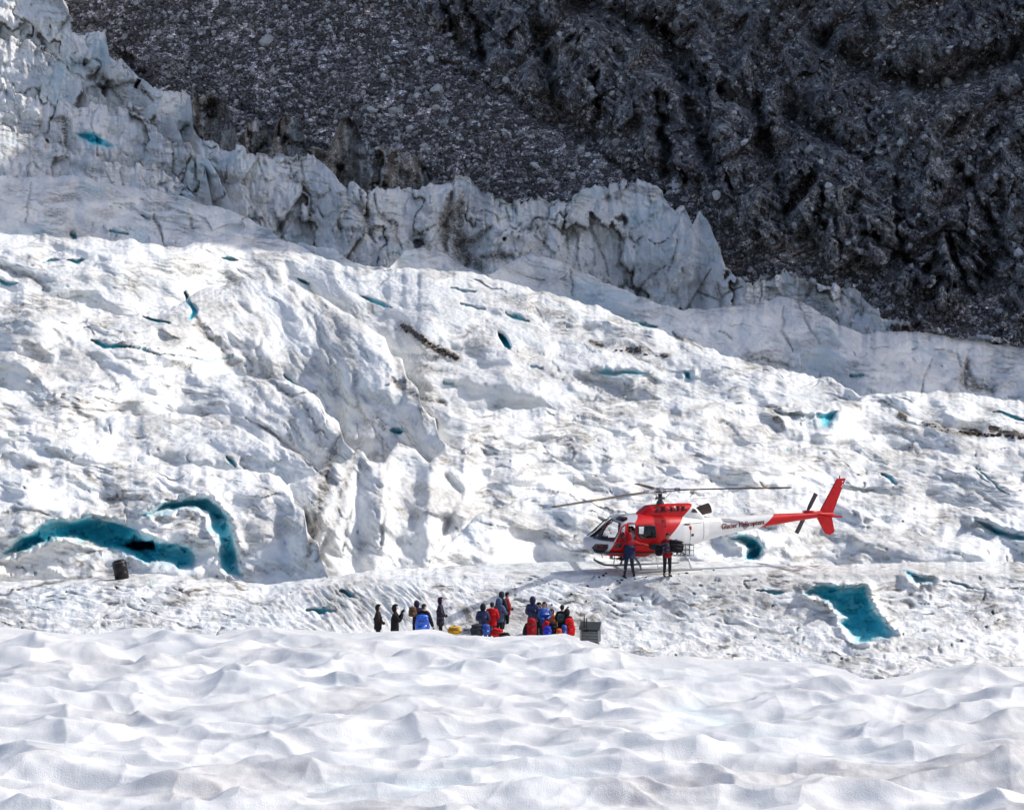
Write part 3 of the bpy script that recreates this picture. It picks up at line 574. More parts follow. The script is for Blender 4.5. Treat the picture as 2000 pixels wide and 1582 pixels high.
    tag(link('mountain_side', me), kind='structure')
    # unseen upper mountain past the frame, its ridge line shaped to shade the ice
    bot = [Vector((X[3, i], D2[3, i], Z[3, i] - 1)) for i in range(0, 897, 16)] + [Vector((X[j, 895], D2[j, 895], Z[j, 895])) for j in range(10, 360, 20)]
    nb = len(bot); rid = []
    sh = [(-400, 470), (0, 462), (700, 512), (1000, 553), (1527, 718), (2000, 772), (2600, 850)]
    for i in range(nb):
        uu = -150 + 2700 * i / (nb - 1); vv = float(pl(uu, sh)); p = pt(uu, vv, float(DB(np.array(float(np.clip(uu, -100, 2100))), np.array(vv))))
        rid.append(p + SD * (250 - 40 * math.sin(i * .9) * .4))
    R_, C_ = 60, nb
    XX = np.zeros((R_, C_)); YY = XX.copy(); ZZ = XX.copy()
    for j in range(R_):
        s = j / (R_ - 1)
        for i in range(nb):
            p = bot[i].lerp(rid[i], s); bend = math.sin(s * math.pi) * -12
            XX[j, i], YY[j, i], ZZ[j, i] = p.x, p.y, p.z + bend
    nz = (6 * rdg(XX / 30., ZZ / 40., 4, 551) + 9 * fbm(XX / 70., ZZ / 70., 2, 552)) * np.sin(np.linspace(0, 1, R_) * np.pi)[:, None]
    YY += nz
    z0 = np.zeros_like(XX)
    # far flank going down behind the ridge
    XX = np.vstack([XX, XX[-1:] + 60, XX[-1:] + 200]); YY = np.vstack([YY, YY[-1:] + 60, YY[-1:] + 200]); ZZ = np.vstack([ZZ, ZZ[-1:] - 50, ZZ[-1:] - 300])
    z0 = np.zeros_like(XX)
    tag(link('mountain_shade_ridge', grid_mesh('mountain_shade_ridge', XX, YY, ZZ, {'tone': z0, 'scree': z0 + .2}, [M_ROCK])), kind='structure')
    return U, V, X, D2, Z, scree, tone
MT = mountain()
# ---------------------------------------------------------------- loose stones
def rock_shape(rs, n=1):
    """unit boulder, faceted: verts, faces"""
    bm = bmesh.new(); bmesh.ops.create_icosphere(bm, subdivisions=n, radius=1)
    k = [Vector(rs.randn(3)).normalized() for _ in range(7)]; c = [rs.uniform(.45, .85) for _ in k]
    for v in bm.verts:
        p = v.co.copy()
        for a, q in zip(k, c):
            e = p.dot(a)
            if e > q: p -= a * (e - q)
        v.co = p * rs.uniform(.93, 1.05)
    V = np.array([v.co[:] for v in bm.verts]); Fc = np.array([[v.index for v in f.verts] for f in bm.faces]); bm.free()
    return V, Fc

def mat_stone(name, lo, hi, warm=(.2, .17, .15)):
    b = NB(name); p = b.pos(); info = b.n('ShaderNodeObjectInfo')
    n = b.noise(p, 2.2, 6, .7)
    at = b.attr('shade')
    f = b.math('ADD', b.math('MULTIPLY', n, .7), b.math('MULTIPLY', b.math('ADD', at, info.outputs['Random']), .55))
    col = b.mix(b.mapr(f, .42, 1.05), lo, hi); col = b.mix(b.mapr(b.noise(p, .5, 3), .62, .75, 0, .5), col, warm)
    b.bump(n, .18, .8); return b.base(col, .8, .3)
M_STONE = mat_stone('scree_stone', (.10, .09, .09), (.60, .60, .60))
M_BOULD = mat_stone('pale_boulder', (.30, .30, .305), (.62, .62, .61), (.42, .37, .33))
M_DARKST = mat_stone('dark_stone', (.022, .018, .018), (.06, .05, .05), (.07, .05, .045))

RS = np.random.RandomState(11)
ARCH = [rock_shape(RS, 1) for _ in range(10)]
def rotm(rs):
    q = rs.randn(4); q /= np.linalg.norm(q); w, x, y, z = q
    return np.array([[1 - 2 * (y * y + z * z), 2 * (x * y - z * w), 2 * (x * z + y * w)], [2 * (x * y + z * w), 1 - 2 * (x * x + z * z), 2 * (y * z - x * w)], [2 * (x * z - y * w), 2 * (y * z + x * w), 1 - 2 * (x * x + y * y)]])
LOW = []
for _ in range(12):
    bm = bmesh.new(); bmesh.ops.create_cube(bm, size=1.5)
    V = np.array([v.co[:] for v in bm.verts]) * RS.uniform(.5, 1.25, (8, 3)) ; Fq = np.array([[v.index for v in f.verts] for f in bm.faces]); bm.free()
    LOW.append((V, Fq))

mU, mV, mX, mY, mZ, mS, mTn = MT
sil_at = lambda u: pl(u, SIL)
def mtn_cell(u, v):
    """closest point of the mountain side to a place in the picture"""
    j = int(np.clip((u - 90) / (2170.) * 899, 0, 899)); i = int(np.clip(np.searchsorted(mV[:, j], v), 1, mV.shape[0] - 2)); return i, j

def rubble():
    rs = np.random.RandomState(5); VS, FS, SH = [], [], []; off = 0; N = 38000
    us = rs.uniform(110, 2050, N * 3); vs = rs.uniform(-30, 700, N * 3)
    keep = vs < sil_at(us) + 12; us, vs = us[keep], vs[keep]
    cl = fbm(us / 70., vs / 60., 3, 601)
    cnt = 0
    for u, v, c in zip(us, vs, cl):
        i, j = mtn_cell(u, v); s = mS[i, j]; t = mTn[i, j]
        if rs.rand() > (.42 + .7 * s) * (1 - .6 * t) * (.55 + 1.3 * c): continue
        d = mY[i, j]; px = 2.8 + rs.pareto(2.3) * 2.6
        if px > 13: px = rs.uniform(4, 13)
        r = px * .5 * d / F
        A, Q = LOW[rs.randint(12)]
        sc = np.array([r * rs.uniform(.9, 1.6), r * rs.uniform(.8, 1.2), r * rs.uniform(.55, 1.0)])
        P = (A * sc) @ rotm(rs).T * 1.0 + np.array([mX[i, j], d - .55 * r, mZ[i, j] + .3 * r])
        VS.append(P); FS.append(Q + off); off += 8; SH.append(np.full(8, rs.rand() ** 1.6)); cnt += 1
        if cnt >= N: break
    co = np.concatenate(VS).astype(np.float32); fa = np.concatenate(FS).astype(np.int32)
    me = bpy.data.meshes.new('rubble'); me.vertices.add(len(co)); me.vertices.foreach_set('co', co.ravel()); n = len(fa)
    me.loops.add(n * 4); me.polygons.add(n); me.loops.foreach_set('vertex_index', fa.ravel())
    me.polygons.foreach_set('loop_start', np.arange(n, dtype=np.int32) * 4); me.polygons.foreach_set('loop_total', np.full(n, 4, np.int32))
    me.polygons.foreach_set('use_smooth', np.zeros(n, bool)); me.update(calc_edges=True)
    at = me.attributes.new('shade', 'FLOAT', 'POINT'); at.data.foreach_set('value', np.concatenate(SH).astype(np.float32))
    me.materials.append(M_STONE)
    tag(link('scree_rubble', me), 'loose grey rubble covering the dark mountain side above the ice', 'rubble', kind='stuff')
rubble()

def stone_mesh(name, k, mat, shade, n=1):
    V, Fc = rock_shape(np.random.RandomState(k), n); me = bpy.data.meshes.new(name)
    me.from_pydata(V.tolist(), [], Fc.tolist()); at = me.attributes.new('shade', 'FLOAT', 'POINT'); at.data.foreach_set('value', np.full(len(V), shade, np.float32)); me.materials.append(mat); return me
BM_ = [stone_mesh('boulder', 100 + k, M_STONE, .3 + .11 * k) for k in range(8)]
PM_ = [stone_mesh('boulder', 200 + k, M_BOULD, .3, 2) for k in range(6)]
def boulder(u, v, px, asp, me, label, group=None, rz=0):
    i, j = mtn_cell(u, v); d = mY[i, j]; r = px * .5 * d / F
    o = link('boulder', me); o.location = (mX[i, j], d - .35 * r, mZ[i, j] + .1 * r); o.scale = (r, r * .9, r * asp)
    o.rotation_euler = (0, rz, (u * 7 + v) % 6); return tag(o, label, 'boulder', group)
for k, (u, v, w_, a_, l_) in enumerate([
 (1845, 166, 30, 1.0, 'large pale angular boulder high on the dark slope near the right edge'),
 (1205, 280, 22, .95, 'pale rounded boulder, right one of the close pair above the big ice cliff'),
 (1178, 279, 22, .9, 'pale rounded boulder, left one of the close pair above the big ice cliff'),
 (1322, 362, 27, .95, 'rounded grey boulder on the scree just above the tallest ice cliff'),
 (1400, 383, 22, .75, 'pale flat boulder on the scree right of the tallest ice cliff'),
 (1548, 301, 20, .8, 'pale boulder, left one of two under the dark rock gully'),
 (1580, 292, 22, .9, 'pale boulder, right one of two under the dark rock gully'),
 (1620, 362, 16, 1.1, 'small yellowish grey boulder in the middle of the right slope'),
 (991, 158, 20, .9, 'pale boulder in the gully at the foot of the upper rock buttress'),
 (855, 178, 30, .9, 'big grey boulder half buried in the brown scree field'),
 (775, 219, 34, .5, 'long flat grey slab lying on the brown scree field'),
 (523, 84, 34, .9, 'big brown boulder on the scree high above the left seracs'),
 (1047, 327, 26, .6, 'flat pale slab on the scree above the middle ice cliff'),
 (1832, 318, 22, .8, 'grey boulder on the right slope below the large pale one'),
 (1948, 345, 16, 1.0, 'rounded grey boulder close to the right edge of the slope'),
 (1552, 441, 15, .95, 'small round boulder low on the slope right of the ice cliff'),
 (1212, 395, 30, .8, 'dark boulder resting behind the crest of the ice cliff'),
 (845, 120, 20, .7, 'pale flat boulder near the top of the scree field'),
 (720, 214, 20, .8, 'brownish boulder above the dirty ice towers'),
 (1160, 10, 20, .7, 'pale boulder at the top edge on the rock buttress')]):
    boulder(u, v, w_, a_, PM_[k % 6], l_, rz=.3 * k)
rs = np.random.RandomState(77); cnt = 0
while cnt < 240:
    u = rs.uniform(150, 2000); v = rs.uniform(0, 660)
    if v > sil_at(u) - 4: continue
    i, j = mtn_cell(u, v)
    if rs.rand() > .3 + .7 * mS[i, j]: continue
    px = rs.uniform(9, 17) if cnt > 50 else rs.uniform(14, 26)
    big = px > 14
    if u < 640: w = 'on the brown scree above the seracs at the upper left'
    elif u < 1050: w = 'on the brown scree above the middle of the ice cliff' if (u - 860) * .62 - (v - 60) * .92 < 0 else 'on the dark rock buttress at the top centre'
    elif u < 1450: w = 'near the gully right above the tall ice cliff' if v > 200 else 'high on the dark slope at the top right of centre'
    else: w = 'high on the right side of the dark slope' if v < 280 else 'low on the right side of the dark slope'
    boulder(u, v, px, rs.uniform(.5, .95), BM_[rs.randint(8)], ('large' if big else 'small') + ' grey angular boulder ' + w, ('large' if big else 'small') + ' boulders ' + w, rz=rs.uniform(-.6, .6)); cnt += 1

def on_ice(u, v):
    """the ice seen at a place of the photograph"""
    best = None
    for nm, (U_, V_, X_g, Y_g, Z_g) in GR.items():
        j = int(round((u - U_[0, 0]) / (U_[0, 1] - U_[0, 0])))
        if j < 0 or j >= U_.shape[1]: continue
        pv = V0 + (ZC - Z_g[7:, j]) / Y_g[7:, j] * F; k = int(np.argmin(np.abs(pv - v)))
        if abs(pv[k] - v) < 6 and (best is None or Y_g[7 + k, j] < best[1]): best = (X_g[7 + k, j], Y_g[7 + k, j], Z_g[7 + k, j])
    return best
MD = [stone_mesh('stone', 400 + k, M_DARKST, .2 + .1 * k) for k in range(5)]
rs = np.random.RandomState(9)
def moraine(n, p0, p1, spread, lo, hi, label, group):
    for k in range(n):
        t = rs.rand(); u = p0[0] + (p1[0] - p0[0]) * t + rs.randn() * spread; v = p0[1] + (p1[1] - p0[1]) * t + rs.randn() * spread * .35; q = on_ice(u, v)
        if q is None: continue
        o = link('stone', MD[k % 5]); r = rs.uniform(lo, hi) * .5 * q[1] / F; o.location = (q[0], q[1], q[2] + .25 * r); o.scale = (r * rs.uniform(1, 1.7), r, r * .6); o.rotation_euler = (0, 0, rs.uniform(0, 3)); tag(o, label, 'stone', group)
moraine(46, (788, 640), (892, 704), 4, 4, 10, 'dark stone in the diagonal band of debris across the middle of the glacier', 'stones of the diagonal debris band')
moraine(30, (1875, 843), (2005, 856), 5, 5, 13, 'dark brown stone in the debris line on the ice at the right edge', 'stones of the debris line at the right edge')
moraine(12, (1800, 825), (1870, 848), 5, 3, 7, 'small dark stone scattered on the ice left of the right edge debris line', 'scattered stones left of the debris line')
moraine(16, (1155, 674), (1310, 699), 3, 4, 8, 'small reddish dark stone on the white ice above the long blue slit', 'stones above the long blue slit')
moraine(26, (1740, 640), (1870, 655), 5, 4, 9, 'dark stone lying where the right end of the ice cliff meets the scree', 'stones at the right end of the ice cliff')
# ---------------------------------------------------------------- helicopter
def simple(name, c, rough=.5, spec=.5, metal=0.0, bump=0.0, scale=8.0, var=.15):
    b = NB(name); p = b.pos(); n = b.noise(p, scale, 4, .6)
    col = b.mix(b.mapr(n, .3, .7), tuple(x * (1 - var) for x in c), tuple(min(1, x * (1 + var)) for x in c))
    if bump: b.bump(n, bump, .8)
    return b.base(col, rough, spec, metal)
HX = 3.15                                   # distance of the mast behind the nose; local x = HX - a
def mat_paint(kind):
    b = NB('paint_' + kind)
    tc = b.n('ShaderNodeTexCoord'); sp = b.n('ShaderNodeSeparateXYZ'); b.l(tc.outputs['Object'], sp.inputs[0])
    a = b.math('SUBTRACT', HX, sp.outputs[0]); z = sp.outputs[2]
    def lt(p, q): return b.math('LESS_THAN', p, q)
    if kind == 'fuselage':
        rear = lt(a, b.math('MULTIPLY_ADD', z, 1.03, 2.35 - .56 * 1.03))
        lo = lt(b.math('MULTIPLY_ADD', z, .50, .60 - .61 * .50), a); hi = lt(b.math('MULTIPLY_ADD', z, 1.03, 1.66 - 1.84 * 1.03), a)
        top = lt(1.80, z)
        fr = b.math('ADD', b.math('MULTIPLY', top, hi), b.math('MULTIPLY', b.math('SUBTRACT', 1.0, top), lo))
        red = b.math('MULTIPLY', rear, fr)
    else:
        red = lt(b.math('MULTIPLY_ADD', z, 1.25, 7.7 - 1.68 * 1.25), a)
    n = b.noise(tc.outputs['Object'], 3.5, 4, .6)
    wht = b.mix(b.mapr(n, .35, .7), (.80, .79, .77), (.72, .71, .69))
    if kind == 'fuselage': wht = b.mix(lt(a, b.math('MULTIPLY_ADD', z, 1.03, .4)), wht, (.50, .51, .55))
    rd = b.mix(b.mapr(n, .35, .7), (.62, .003, .006), (.50, .003, .006))
    m = b.base(b.mix(red, wht, rd), .38, .35)
    return m
M_FUS, M_BOOM = mat_paint('fuselage'), mat_paint('boom')
M_RED = simple('red_paint', (.56, .003, .006), .4, .35); M_WHITE = simple('white_paint', (.75, .75, .73), .35)
M_BLK = simple('black_rubber', (.015, .015, .017), .5); M_MET = simple('bare_metal', (.35, .35, .37), .35, metal=.9)
M_DGREY = simple('dark_grey', (.06, .06, .065), .5); M_BLADE = None
def mat_blade():
    b = NB('rotor_blade'); p = b.pos((1, 1, 1)); n = b.noise(p, 1.1, 3, .6)
    return b.base(b.mix(b.mapr(n, .52, .62), (.06, .05, .05), (.36, .20, .05)), .5, .4)
M_BLADE = mat_blade()
def mat_glass():
    b = NB('window_glass'); t = b.t
    tr = b.n('ShaderNodeBsdfTransparent'); tr.inputs[0].default_value = (.62, .66, .70, 1)
    gl = b.n('ShaderNodeBsdfGlossy'); gl.inputs['Roughness'].default_value = .03
    fr = b.n('ShaderNodeFresnel'); fr.inputs[0].default_value = 1.5
    mx = b.n('ShaderNodeMixShader'); b.l(fr.outputs[0], mx.inputs[0]); b.l(tr.outputs[0], mx.inputs[1]); b.l(gl.outputs[0], mx.inputs[2])
    b.l(mx.outputs[0], t.nodes['Material Output'].inputs[0]); return b.m
M_GLASS = mat_glass()
M_TXT = simple('dark_red_lettering', (.16, .004, .010), .4); M_TXK = simple('black_lettering', (.03, .004, .006), .4)
M_SWOOSH = simple('grey_band', (.27, .28, .31), .35)

FST = [(0, 1.03, 1.05, .02), (.05, .88, 1.18, .20), (.18, .74, 1.27, .40), (.45, .61, 1.43, .60), (.75, .55, 1.69, .76), (1.07, .52, 1.96, .86), (1.39, .50, 2.12, .92), (2.14, .48, 2.18, .94), (2.7, .49, 2.20, .94), (3.2, .56, 2.2, .90), (3.8, .72, 2.18, .80), (4.4, .92, 2.14, .62), (5.0, 1.12, 2.08, .44), (5.6, 1.28, 2.06, .34)]
BST = [(5.55, 1.275, 2.065, .345), (6.5, 1.47, 2.10, .29), (7.7, 1.70, 2.18, .23), (9.0, 1.92, 2.24, .17), (10.0, 2.06, 2.28, .12), (10.62, 2.12, 2.27, .07)]
CST = [(2.22, 1.9, 2.19, .34), (2.42, 1.9, 2.36, .42), (2.62, 1.9, 2.50, .46), (3.2, 1.9, 2.56, .50), (4.4, 1.85, 2.60, .48), (4.72, 1.8, 2.26, .42), (4.9, 1.75, 2.08, .34)]
def st(S_, a):
    A = [s[0] for s in S_]
    return tuple(float(np.interp(a, A, [s[k] for s in S_])) for k in (1, 2, 3))
def sy(S_, a, z, n=2.6):
    lo, hi, w = st(S_, a); c = (lo + hi) / 2; h = max((hi - lo) / 2, 1e-3); q = min(.999, abs(z - c) / h)
    return w * (1 - q ** n) ** (1 / n)
def loft(name, S_, na, nr, n, mats, holes=(), parent=None, hollow_mat=None):
    a0, a1 = S_[0][0], S_[-1][0]; bm = bmesh.new(); rings = []
    for i in range(na + 1):
        a = a0 + (a1 - a0) * (i / na); lo, hi, w = st(S_, a); c = (lo + hi) / 2; h = (hi - lo) / 2; r = []
        for j in range(nr):
            th = 2 * math.pi * j / nr; cy, cz = math.cos(th), math.sin(th)
            y = w * math.copysign(abs(cy) ** (2 / n), cy); z = c + h * math.copysign(abs(cz) ** (2 / n), cz)
            r.append(bm.verts.new((HX - a, y, z)))
        rings.append(r)
    for i in range(na):
        for j in range(nr):
            k = (j + 1) % nr; q = (rings[i][j], rings[i + 1][j], rings[i + 1][k], rings[i][k])
            m = [sum(v.co[c] for v in q) / 4 for c in range(3)]; A = HX - m[0]
            skip = False
            for poly, side in holes:
                if side == 'both' or m[1] > 0:
                    if in_poly(np.array([A]), np.array([m[2]]), poly)[0]: skip = True; break
            if not skip: bm.faces.new(q)
    for r in (rings[0], rings[-1]): bm.faces.new(r)
    bmesh.ops.recalc_face_normals(bm, faces=bm.faces)
    me = bpy.data.meshes.new(name); bm.to_mesh(me); bm.free()
    for p in me.polygons: p.use_smooth = True
    for m in mats: me.materials.append(m)
    return link(name, me, parent=parent)
def tube(pts, r, n=8, cap=True, bm=None):
    bm = bm or bmesh.new(); pts = [Vector(p) for p in pts]; rr = r if isinstance(r, (list, tuple)) else [r] * len(pts); prev = None
    up = Vector((.13, .21, .97)).normalized(); L = []
    for i, p in enumerate(pts):
        t = (pts[min(i + 1, len(pts) - 1)] - pts[max(i - 1, 0)]).normalized()
        s = t.cross(up); s = s.normalized() if s.length > .05 else t.cross(Vector((1, 0, 0))).normalized(); q = s.cross(t)
        L.append([bm.verts.new(p + (s * math.cos(2 * math.pi * k / n) + q * math.sin(2 * math.pi * k / n)) * rr[i]) for k in range(n)])
    for a, b in zip(L, L[1:]):
        for k in range(n): bm.faces.new((a[k], a[(k + 1) % n], b[(k + 1) % n], b[k]))
    if cap: bm.faces.new(L[0][::-1]); bm.faces.new(L[-1])
    return bm
def fin(name, bm, mat, parent=None, smooth=True, bevel=0):
    if bevel: bmesh.ops.bevel(bm, geom=bm.edges[:], offset=bevel, segments=2, affect='EDGES')
    bmesh.ops.recalc_face_normals(bm, faces=bm.faces)
    me = bpy.data.meshes.new(name); bm.to_mesh(me); bm.free()
    for p in me.polygons: p.use_smooth = smooth
    me.materials.append(mat); return link(name, me, parent=parent)
def box(c, s, bm=None, rot=None):
    bm = bm or bmesh.new(); M = Matrix.Translation(c) @ (rot.to_4x4() if rot else Matrix()) @ Matrix.Diagonal((*s, 1)); bmesh.ops.create_cube(bm, size=1, matrix=M); return bm
def panel(name, S_, poly, mat, parent, off=.006, n=2.6, side=1, rim=None):
    """a pane or plate that follows the hull, outline given as (behind nose, height)"""
    P = []
    for i in range(len(poly)):
        (a0, z0), (a1, z1) = poly[i], poly[(i + 1) % len(poly)]
        for k in range(6): P.append((a0 + (a1 - a0) * k / 6, z0 + (z1 - z0) * k / 6))
    ca = sum(p[0] for p in P) / len(P); cz = sum(p[1] for p in P) / len(P); bm = bmesh.new()
    def vv(a, z, o): return bm.verts.new((HX - a, side * (sy(S_, a, z, n) + o), z))
    c = vv(ca, cz, off); prev = None
    for s in (.25, .5, .75, 1.0):
        r = [vv(ca + (p[0] - ca) * s, cz + (p[1] - cz) * s, off) for p in P]; m = len(r)
        for k in range(m):
            if prev is None: bm.faces.new((c, r[k], r[(k + 1) % m]))
            else: bm.faces.new((prev[k], r[k], r[(k + 1) % m], prev[(k + 1) % m]))
        prev = r
    o = fin(name, bm, mat, parent)
    if rim:
        pts = [(HX - a, side * (sy(S_, a, z, n) + off), z) for a, z in P] + [(HX - P[0][0], side * (sy(S_, *P[0], n) + off), P[0][1])]
        fin('frame', tube(pts, rim[0], 5, False), rim[1], o)
    return o

PSI = math.radians(18)
HELI = empty('helicopter', (5.86, 58.5, 0.04), math.pi + PSI)
tag(HELI, 'red and white helicopter with a three blade rotor parked on the ice bench', 'helicopter')
W_SCR = [(.17, 1.29), (1.04, 2.04), (1.25, 1.84), (.90, 1.15), (.5, 1.19)]
W_CHIN = [(.21, .87), (.31, 1.01), (.71, 1.02), (.71, .90), (.57, .66), (.34, .70)]
W_ROOF = [(1.17, 1.98), (1.33, 2.07), (1.56, 2.07), (1.53, 1.99), (1.33, 1.91)]
W_OPEN = [(1.50, 1.86), (1.81, 1.86), (1.78, 1.14), (1.70, .74), (1.32, .76), (1.38, 1.25)]
W_TRI = [(1.24, 1.70), (1.43, 1.84), (1.33, 1.48), (1.28, 1.25), (1.02, 1.20)]
W_LOW = [(.96, 1.11), (1.27, 1.18), (1.27, .93), (.91, .84)]
W_REAR = [(1.87, 1.76), (2.55, 1.77), (2.58, 1.33), (2.07, 1.28), (1.84, 1.41)]
W_REAR2 = [(1.87, 1.76), (2.55, 1.77), (2.58, 1.33), (1.84, 1.30)]
hl = [(W_SCR, 'both'), (W_CHIN, 'both'), (W_ROOF, 'both'), (W_OPEN, 'near'), (W_TRI, 'near'), (W_LOW, 'near'), (W_REAR, 'both'), ([(1.05, 1.2), (1.45, 1.82), (1.78, 1.82), (1.78, 1.1)], 'both')]
fus = loft('fuselage', FST, 130, 96, 2.6, [M_FUS], hl, HELI)
sol = fus.modifiers.new('wall', 'SOLIDIFY'); sol.thickness = .03; sol.offset = -1
# inner trim and floor
fin('cabin_floor', box((HX - 1.75, 0, .70), (2.3, 1.62, .05)), M_DGREY, HELI)
fin('bulkhead', box((HX - 2.95, 0, 1.35), (.05, 1.6, 1.25)), M_DGREY, HELI)
fin('instrument_panel', box((HX - .85, -.1, 1.08), (.16, .7, .38), rot=Matrix.Rotation(.3, 3, 'Y')), M_BLK, HELI, bevel=.03)
for sx_, sy_ in ((1.72, .42), (1.72, -.42), (2.5, .5), (2.5, 0), (2.5, -.5)):
    s_ = fin('seat', box((HX - sx_, sy_, .92), (.46, .44, .12)), M_DGREY, HELI, bevel=.03)
    fin('backrest', box((HX - sx_ - .24, sy_, 1.3), (.1, .42, .7), rot=Matrix.Rotation(-.15, 3, 'Y')), M_DGREY, s_, bevel=.03)
for side in (1, -1):
    scr = panel('windscreen', FST, [(.26, 1.24), (.45, 1.40), (.75, 1.66), (1.06, 1.92), (1.24, 1.83), (.90, 1.16), (.5, 1.19)], M_GLASS, HELI, side=side, rim=(.022, M_DGREY))
    panel('chin_window', FST, W_CHIN, M_GLASS, HELI, side=side, rim=(.018, M_BLK)); panel('roof_window', FST, W_ROOF, M_GLASS, HELI, side=side, rim=(.015, M_BLK))
    panel('rear_window', FST, W_REAR, M_GLASS, HELI, side=side, rim=(.025, M_BLK))
panel('door_window', FST, W_TRI, M_GLASS, HELI, rim=(.03, M_RED)); panel('door_window', FST, W_LOW, M_GLASS, HELI, rim=(.03, M_RED))
panel('map_sheet', FST, [(1.90, 1.74), (2.10, 1.745), (2.05, 1.46), (1.88, 1.47)], M_WHITE, HELI, off=.03)
fin('door_frame', tube([(HX - a, sy(FST, a, z) + .01, z) for a, z in W_OPEN + W_OPEN[:1]], .03, 6, False), M_RED, HELI)
# centre post of the windscreen
fin('centre_post', tube([(HX - a, 0, st(FST, a)[1] + .004) for a in np.linspace(.2, 1.1, 10)], .028, 6), M_WHITE, HELI)
for a, z, w_, h_ in ((3.95, 1.82, .24, .07), (4.2, 1.4, .12, .10), (4.42, 2.33, .2, .07), (3.0, 1.75, .10, .05)):
    S_ = CST if z > 2.2 else FST
    panel('vent', S_, [(a - w_ / 2, z - h_ / 2), (a + w_ / 2, z - h_ / 2), (a + w_ / 2, z + h_ / 2), (a - w_ / 2, z + h_ / 2)], M_BLK, HELI, off=.008)
for a in (4.1, 4.75): 
    lo, hi, w_ = st(FST, a); fin('panel_seam', tube([(HX - a, sy(FST, a, z) + .002, z) for z in np.linspace(lo + .12, hi - .1, 9)], .008, 4), M_DGREY, HELI)
fin('panel_seam', tube([(HX - a, sy(FST, a, z) + .002, z) for a, z in ((3.75, 1.80), (4.1, 1.84), (4.6, 1.86), (4.9, 2.0))], .009, 4), M_DGREY, HELI)
fin('red_marker', box((HX - 4.1, sy(FST, 4.1, 1.68) + .01, 1.68), (.10, .02, .14)), M_RED, HELI)
loft('engine_cowling', CST, 50, 48, 3.0, [M_FUS], (), HELI)
panel('air_intake', CST, [(4.22, 2.28), (4.5, 2.26), (4.42, 2.4), (4.3, 2.42)], M_BLK, HELI, off=.008, n=3.0)
fin('exhaust_pipe', tube([(HX - 4.55, 0, 2.18), (HX - 4.85, .02, 2.32), (HX - 5.2, .05, 2.42)], [.16, .19, .21], 16, False), simple('burnt_metal', (.09, .06, .05), .45, metal=.6), HELI)
boom = loft('tail_boom', BST, 60, 32, 2.1, [M_BOOM], (), HELI)
fin('boom_collar', tube([(HX - 5.5, 0, 1.675), (HX - 5.58, 0, 1.675)], .40, 32), M_WHITE, HELI).scale = (1, .87, 1)
panel('boom_band', BST, [(5.6, 2.00), (5.95, 2.02), (6.35, 1.93), (6.5, 1.80), (6.15, 1.84), (5.7, 1.88)], M_SWOOSH, HELI, off=.004, n=2.1)  # plain grey band laid on the near side of the boom
panel('boom_band', BST, [(6.2, 1.93), (6.45, 1.90), (6.75, 1.80), (6.80, 1.72), (6.62, 1.58), (6.55, 1.62), (6.45, 1.74)], M_SWOOSH, HELI, off=.005, n=2.1)
def plate(name, poly, y0, y1, mat, parent, bev=.012):
    bm = bmesh.new(); A = [bm.verts.new((HX - a, y0, z)) for a, z in poly]; B = [bm.verts.new((HX - a, y1, z)) for a, z in poly]
    bm.faces.new(A[::-1]); bm.faces.new(B); n = len(A)
    for k in range(n): bm.faces.new((A[k], A[(k + 1) % n], B[(k + 1) % n], B[k]))
    bmesh.ops.recalc_face_normals(bm, faces=bm.faces)
    return fin(name, bm, mat, parent, False, bev)
plate('upper_fin', [(9.98, 2.2), (10.06, 2.39), (10.80, 3.66), (11.18, 3.69), (10.62, 2.30), (10.5, 2.15)], -.045, .045, M_RED, HELI)
plate('lower_fin', [(9.90, 2.05), (10.27, 1.40), (10.46, 1.35), (10.68, 1.48), (10.55, 2.15)], -.04, .04, M_RED, HELI)
for k, (a_, z_) in enumerate(((11.02, 3.55), (11.02, 3.42), (10.98, 3.35))): fin('fin_light', box((HX - a_, .05, z_), (.05, .02, .05)), M_WHITE, HELI)
fin('fin_beacon', tube([(HX - 10.92, 0, 3.66), (HX - 10.92, 0, 3.80)], .025, 6), M_RED, HELI)
stb = fin('tailplane', box((HX - 10.12, 0, 2.20), (.46, 2.5, .06)), M_RED, HELI, False, .02)
fin('tail_gearbox', box((HX - 9.72, -.02, 2.28), (.75, .2, .12)), M_RED, HELI, True, .03)
fin('tail_skid', tube([(HX - 10.44, 0, 1.37), (HX - 10.75, 0, 1.27), (HX - 11.05, 0, 1.22)], .012, 5), M_MET, HELI)
tr = fin('tail_rotor', tube([(HX - 9.62, -.02, 2.2), (HX - 9.62, -.38, 2.2)], .06, 10), M_MET, HELI)
dr = Vector((-.47, 0, .88)).normalized(); pr = Vector((.88, 0, .47)).normalized()
for s_ in (1, -1):
    c0 = Vector((HX - 9.62, -.36, 2.2)); bm = bmesh.new(); q = []
    for r_, w_ in ((.12, .05), (.32, .09), (.93, .095)):
        q.append([bm.verts.new(c0 + dr * s_ * r_ + pr * (w_ * k) + Vector((0, t_, 0))) for k, t_ in ((-1, 0), (0, .018), (1, 0), (0, -.018))])
    for A, B in zip(q, q[1:]):
        for k in range(4): bm.faces.new((A[k], A[(k + 1) % 4], B[(k + 1) % 4], B[k]))
    bm.faces.new(q[-1]); bm.faces.new(q[0][::-1]); fin('blade', bm, M_DGREY, tr, False)
